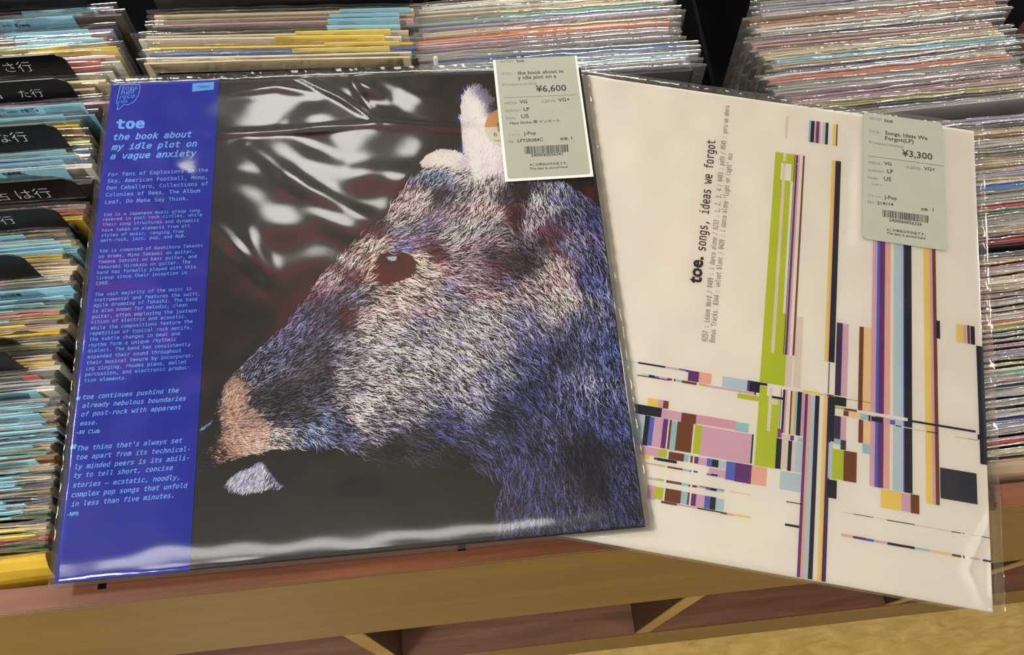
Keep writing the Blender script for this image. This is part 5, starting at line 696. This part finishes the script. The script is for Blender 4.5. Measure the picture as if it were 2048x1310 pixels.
COV = {t: [covermesh(t, i) for i in range(3)] for t in TH}
BAG = {t: [bagmesh(t, 10 + i) for i in range(4)] for t in TH}
v, f = boxdata(0, 1, -.0002, .0002, -.055, 0)
CARD = bpy.data.meshes.new('price_card'); CARD.from_pydata(v, [], f); CARD.update(); CARD.materials.append(None)

def ordn(n):
    ones = ['', 'first', 'second', 'third', 'fourth', 'fifth', 'sixth', 'seventh', 'eighth', 'ninth', 'tenth', 'eleventh', 'twelfth', 'thirteenth', 'fourteenth', 'fifteenth', 'sixteenth', 'seventeenth', 'eighteenth', 'nineteenth']
    tens = {2: 'twent', 3: 'thirt', 4: 'fort', 5: 'fift', 6: 'sixt', 7: 'sevent', 8: 'eight', 9: 'ninet'}
    if n < 20: return ones[n]
    return tens[n // 10] + ('ieth' if n % 10 == 0 else 'y-' + ones[n % 10])

recs = D['recs']
bycol = {}
for r in recs: bycol.setdefault(r[1], []).append(r)
DIVN = ['the rearmost divider', 'the first lettered divider', 'the second lettered divider', 'the third lettered divider', 'the fourth lettered divider', 'the fifth lettered divider', 'the plain divider', 'the low divider', 'the foremost divider']
def describe(col, seq):
    out = []
    if col == 1:
        land = -1; cnt = 0
        for r in seq:
            if r[0] == 'D': land += 1; cnt = 0; out.append(None); continue
            cnt += 1
            out.append((RC[r[7]][1], KC[r[8]][1] if r[8] in KC else None, '%s in front of %s, left bin' % (ordn(cnt), DIVN[land]) if land >= 0 else '%s from the back, left bin' % ordn(cnt)))
    elif col == 4:
        di = [i for i, r in enumerate(seq) if r[0] == 'D'][0]
        for i, r in enumerate(seq):
            if i == di: out.append(None)
            elif i < di: out.append((RC[r[7]][1], None, '%s behind the lettered divider, right bin' % ordn(di - i)))
            else: out.append((RC[r[7]][1], None, '%s in front of the lettered divider, right bin' % ordn(i - di)))
    else:
        nm = {2: 'bin behind the blue strip', 3: 'bin behind the black sleeve', 5: 'far right corner bin'}[col]
        seq_r = [r for r in seq if r[0] == 'R']; k = 0
        for r in seq:
            if r[0] == 'D': out.append(None); continue
            out.append((RC[r[7]][1], KC[r[8]][1] if r[8] in KC else None, '%s from the front, %s' % (ordn(len(seq_r) - k), nm))); k += 1
    return out

GR = {1: 'singles in the left bin', 2: 'singles in the second bin', 3: 'singles in the third bin', 4: 'singles in the right bin', 5: 'singles in the far right bin'}
TXT = {}   # printed artist names readable on a few price cards
rr = random.Random(11)
for col, seq in bycol.items():
    seq = sorted(seq, key=lambda r: -r[3])
    desc = describe(col, seq)
    for i, (r, ds) in enumerate(zip(seq, desc)):
        kind, _, xc, y, z, yaw, lean, cc, kc, c0, c1, txt = r
        gap = min([abs(y - seq[j][3]) for j in (i - 1, i + 1) if 0 <= j < len(seq)] or [.005])
        rot = (math.radians(-lean), 0, math.radians(yaw))
        if kind == 'R':
            t = TH[0] if gap < .003 else (TH[1] if gap < .0048 else TH[2])
            o = empty('single_record', (xc, y, z + ZF - .001 + (.004 if txt else 0)), rot)
            cname, kname, where = ds
            lab = '%s single%s, %s' % (cname, (' with %s card' % kname) if kname else '', where)
            tag(o, lab, 'record', GR[col])
            front = i == max(j for j in range(len(seq)) if seq[j][0] == 'R') and col in (1, 4)
            c = bpy.data.objects.new('cover', BULGE if front else rr.choice(COV[t])); link(c, o)
            if front: kc = '-'; o.rotation_euler = (0, 0, math.radians(yaw))
            c.material_slots[0].link = 'OBJECT'; c.material_slots[0].material = CM[cc]
            b = bpy.data.objects.new('plastic_bag', rr.choice(BAG[t])); link(b, o)
            b.material_slots[0].link = 'OBJECT'; b.material_slots[0].material = M['bag'] if col < 3 else M['bag2']
            if col > 2: b.scale = (1.05, 1, 1)
            if kc in KC:
                k = bpy.data.objects.new('price_card', CARD); link(k, o)
                k.material_slots[0].link = 'OBJECT'; k.material_slots[0].material = KC[kc][0]
                k.location = (c0, -t / 2 - .0004, .0026); k.scale = (c1 - c0, 1, 1)
                if txt:
                    L0 = (t / 2 + .0004, -.0026)
                    for j, (s, x0, z0, x1, z1) in enumerate(txt):
                        fn = lambda u, v_, w: Vector((u, -t / 2 - .0008, v_ + .003))
                        L = lettering('card_lettering', [[s, x0, z0, x1, z1]], fn, 0, M['ink'], k, bold=.02 if j else 0)
                        L.location = (-c0 / (c1 - c0), L0[0], L0[1]); L.scale = (1 / (c1 - c0), 1, 1)
        else:
            hgt = .196; w2 = .09; rcorn = .008
            pts = [(-w2, -hgt), (w2, -hgt)]
            pts += [(w2 - rcorn + rcorn * math.cos(a), -rcorn + rcorn * math.sin(a)) for a in [math.pi / 2 * q / 7 for q in range(8)]]
            pts += [(-w2 + rcorn - rcorn * math.sin(a), -rcorn + rcorn * math.cos(a)) for a in [math.pi / 2 * q / 7 for q in range(8)]]
            n = len(pts); V = [(x, -.0005, zz) for x, zz in pts] + [(x, .0005, zz) for x, zz in pts]
            F = [tuple(range(n)), tuple(reversed(range(n, 2 * n)))] + [(k, n + k, n + (k + 1) % n, (k + 1) % n) for k in range(n)]
            o = meshob('divider_card', V, F, M['black'], None, loc=(xc, y, z + ZF)); o.rotation_euler = rot
            kk = sum(1 for q in seq[:i] if q[0] == 'D' and q[11])
            if txt and col == 1: lab = 'black divider card with white handwriting, %s such card from the back, left bin' % ordn(kk + 1)
            elif txt: lab = 'black divider card with white handwriting, right bin beside the white sleeve'
            elif col == 2: lab = 'plain black divider card at the back of the second bin' if y > .36 else 'black divider card in the second bin against the dark sleeve'
            elif y > .35: lab = 'plain black divider card at the very back of the left bin'
            elif y > .15: lab = 'plain black divider card following the lettered ones, left bin'
            elif y > .125: lab = 'low plain black divider card, second from the front, left bin'
            else: lab = 'plain black divider card nearest the wooden rail, left bin'
            tag(o, lab, 'divider', 'black divider cards')
            fn = lambda u, v_, w: Vector((u, -.0007, v_))
            if txt:
                lettering('hand_lettering', txt, fn, 0, M['chalk'], o, bold=-.010, ys=.95, shear=.2 if col == 4 else 0)
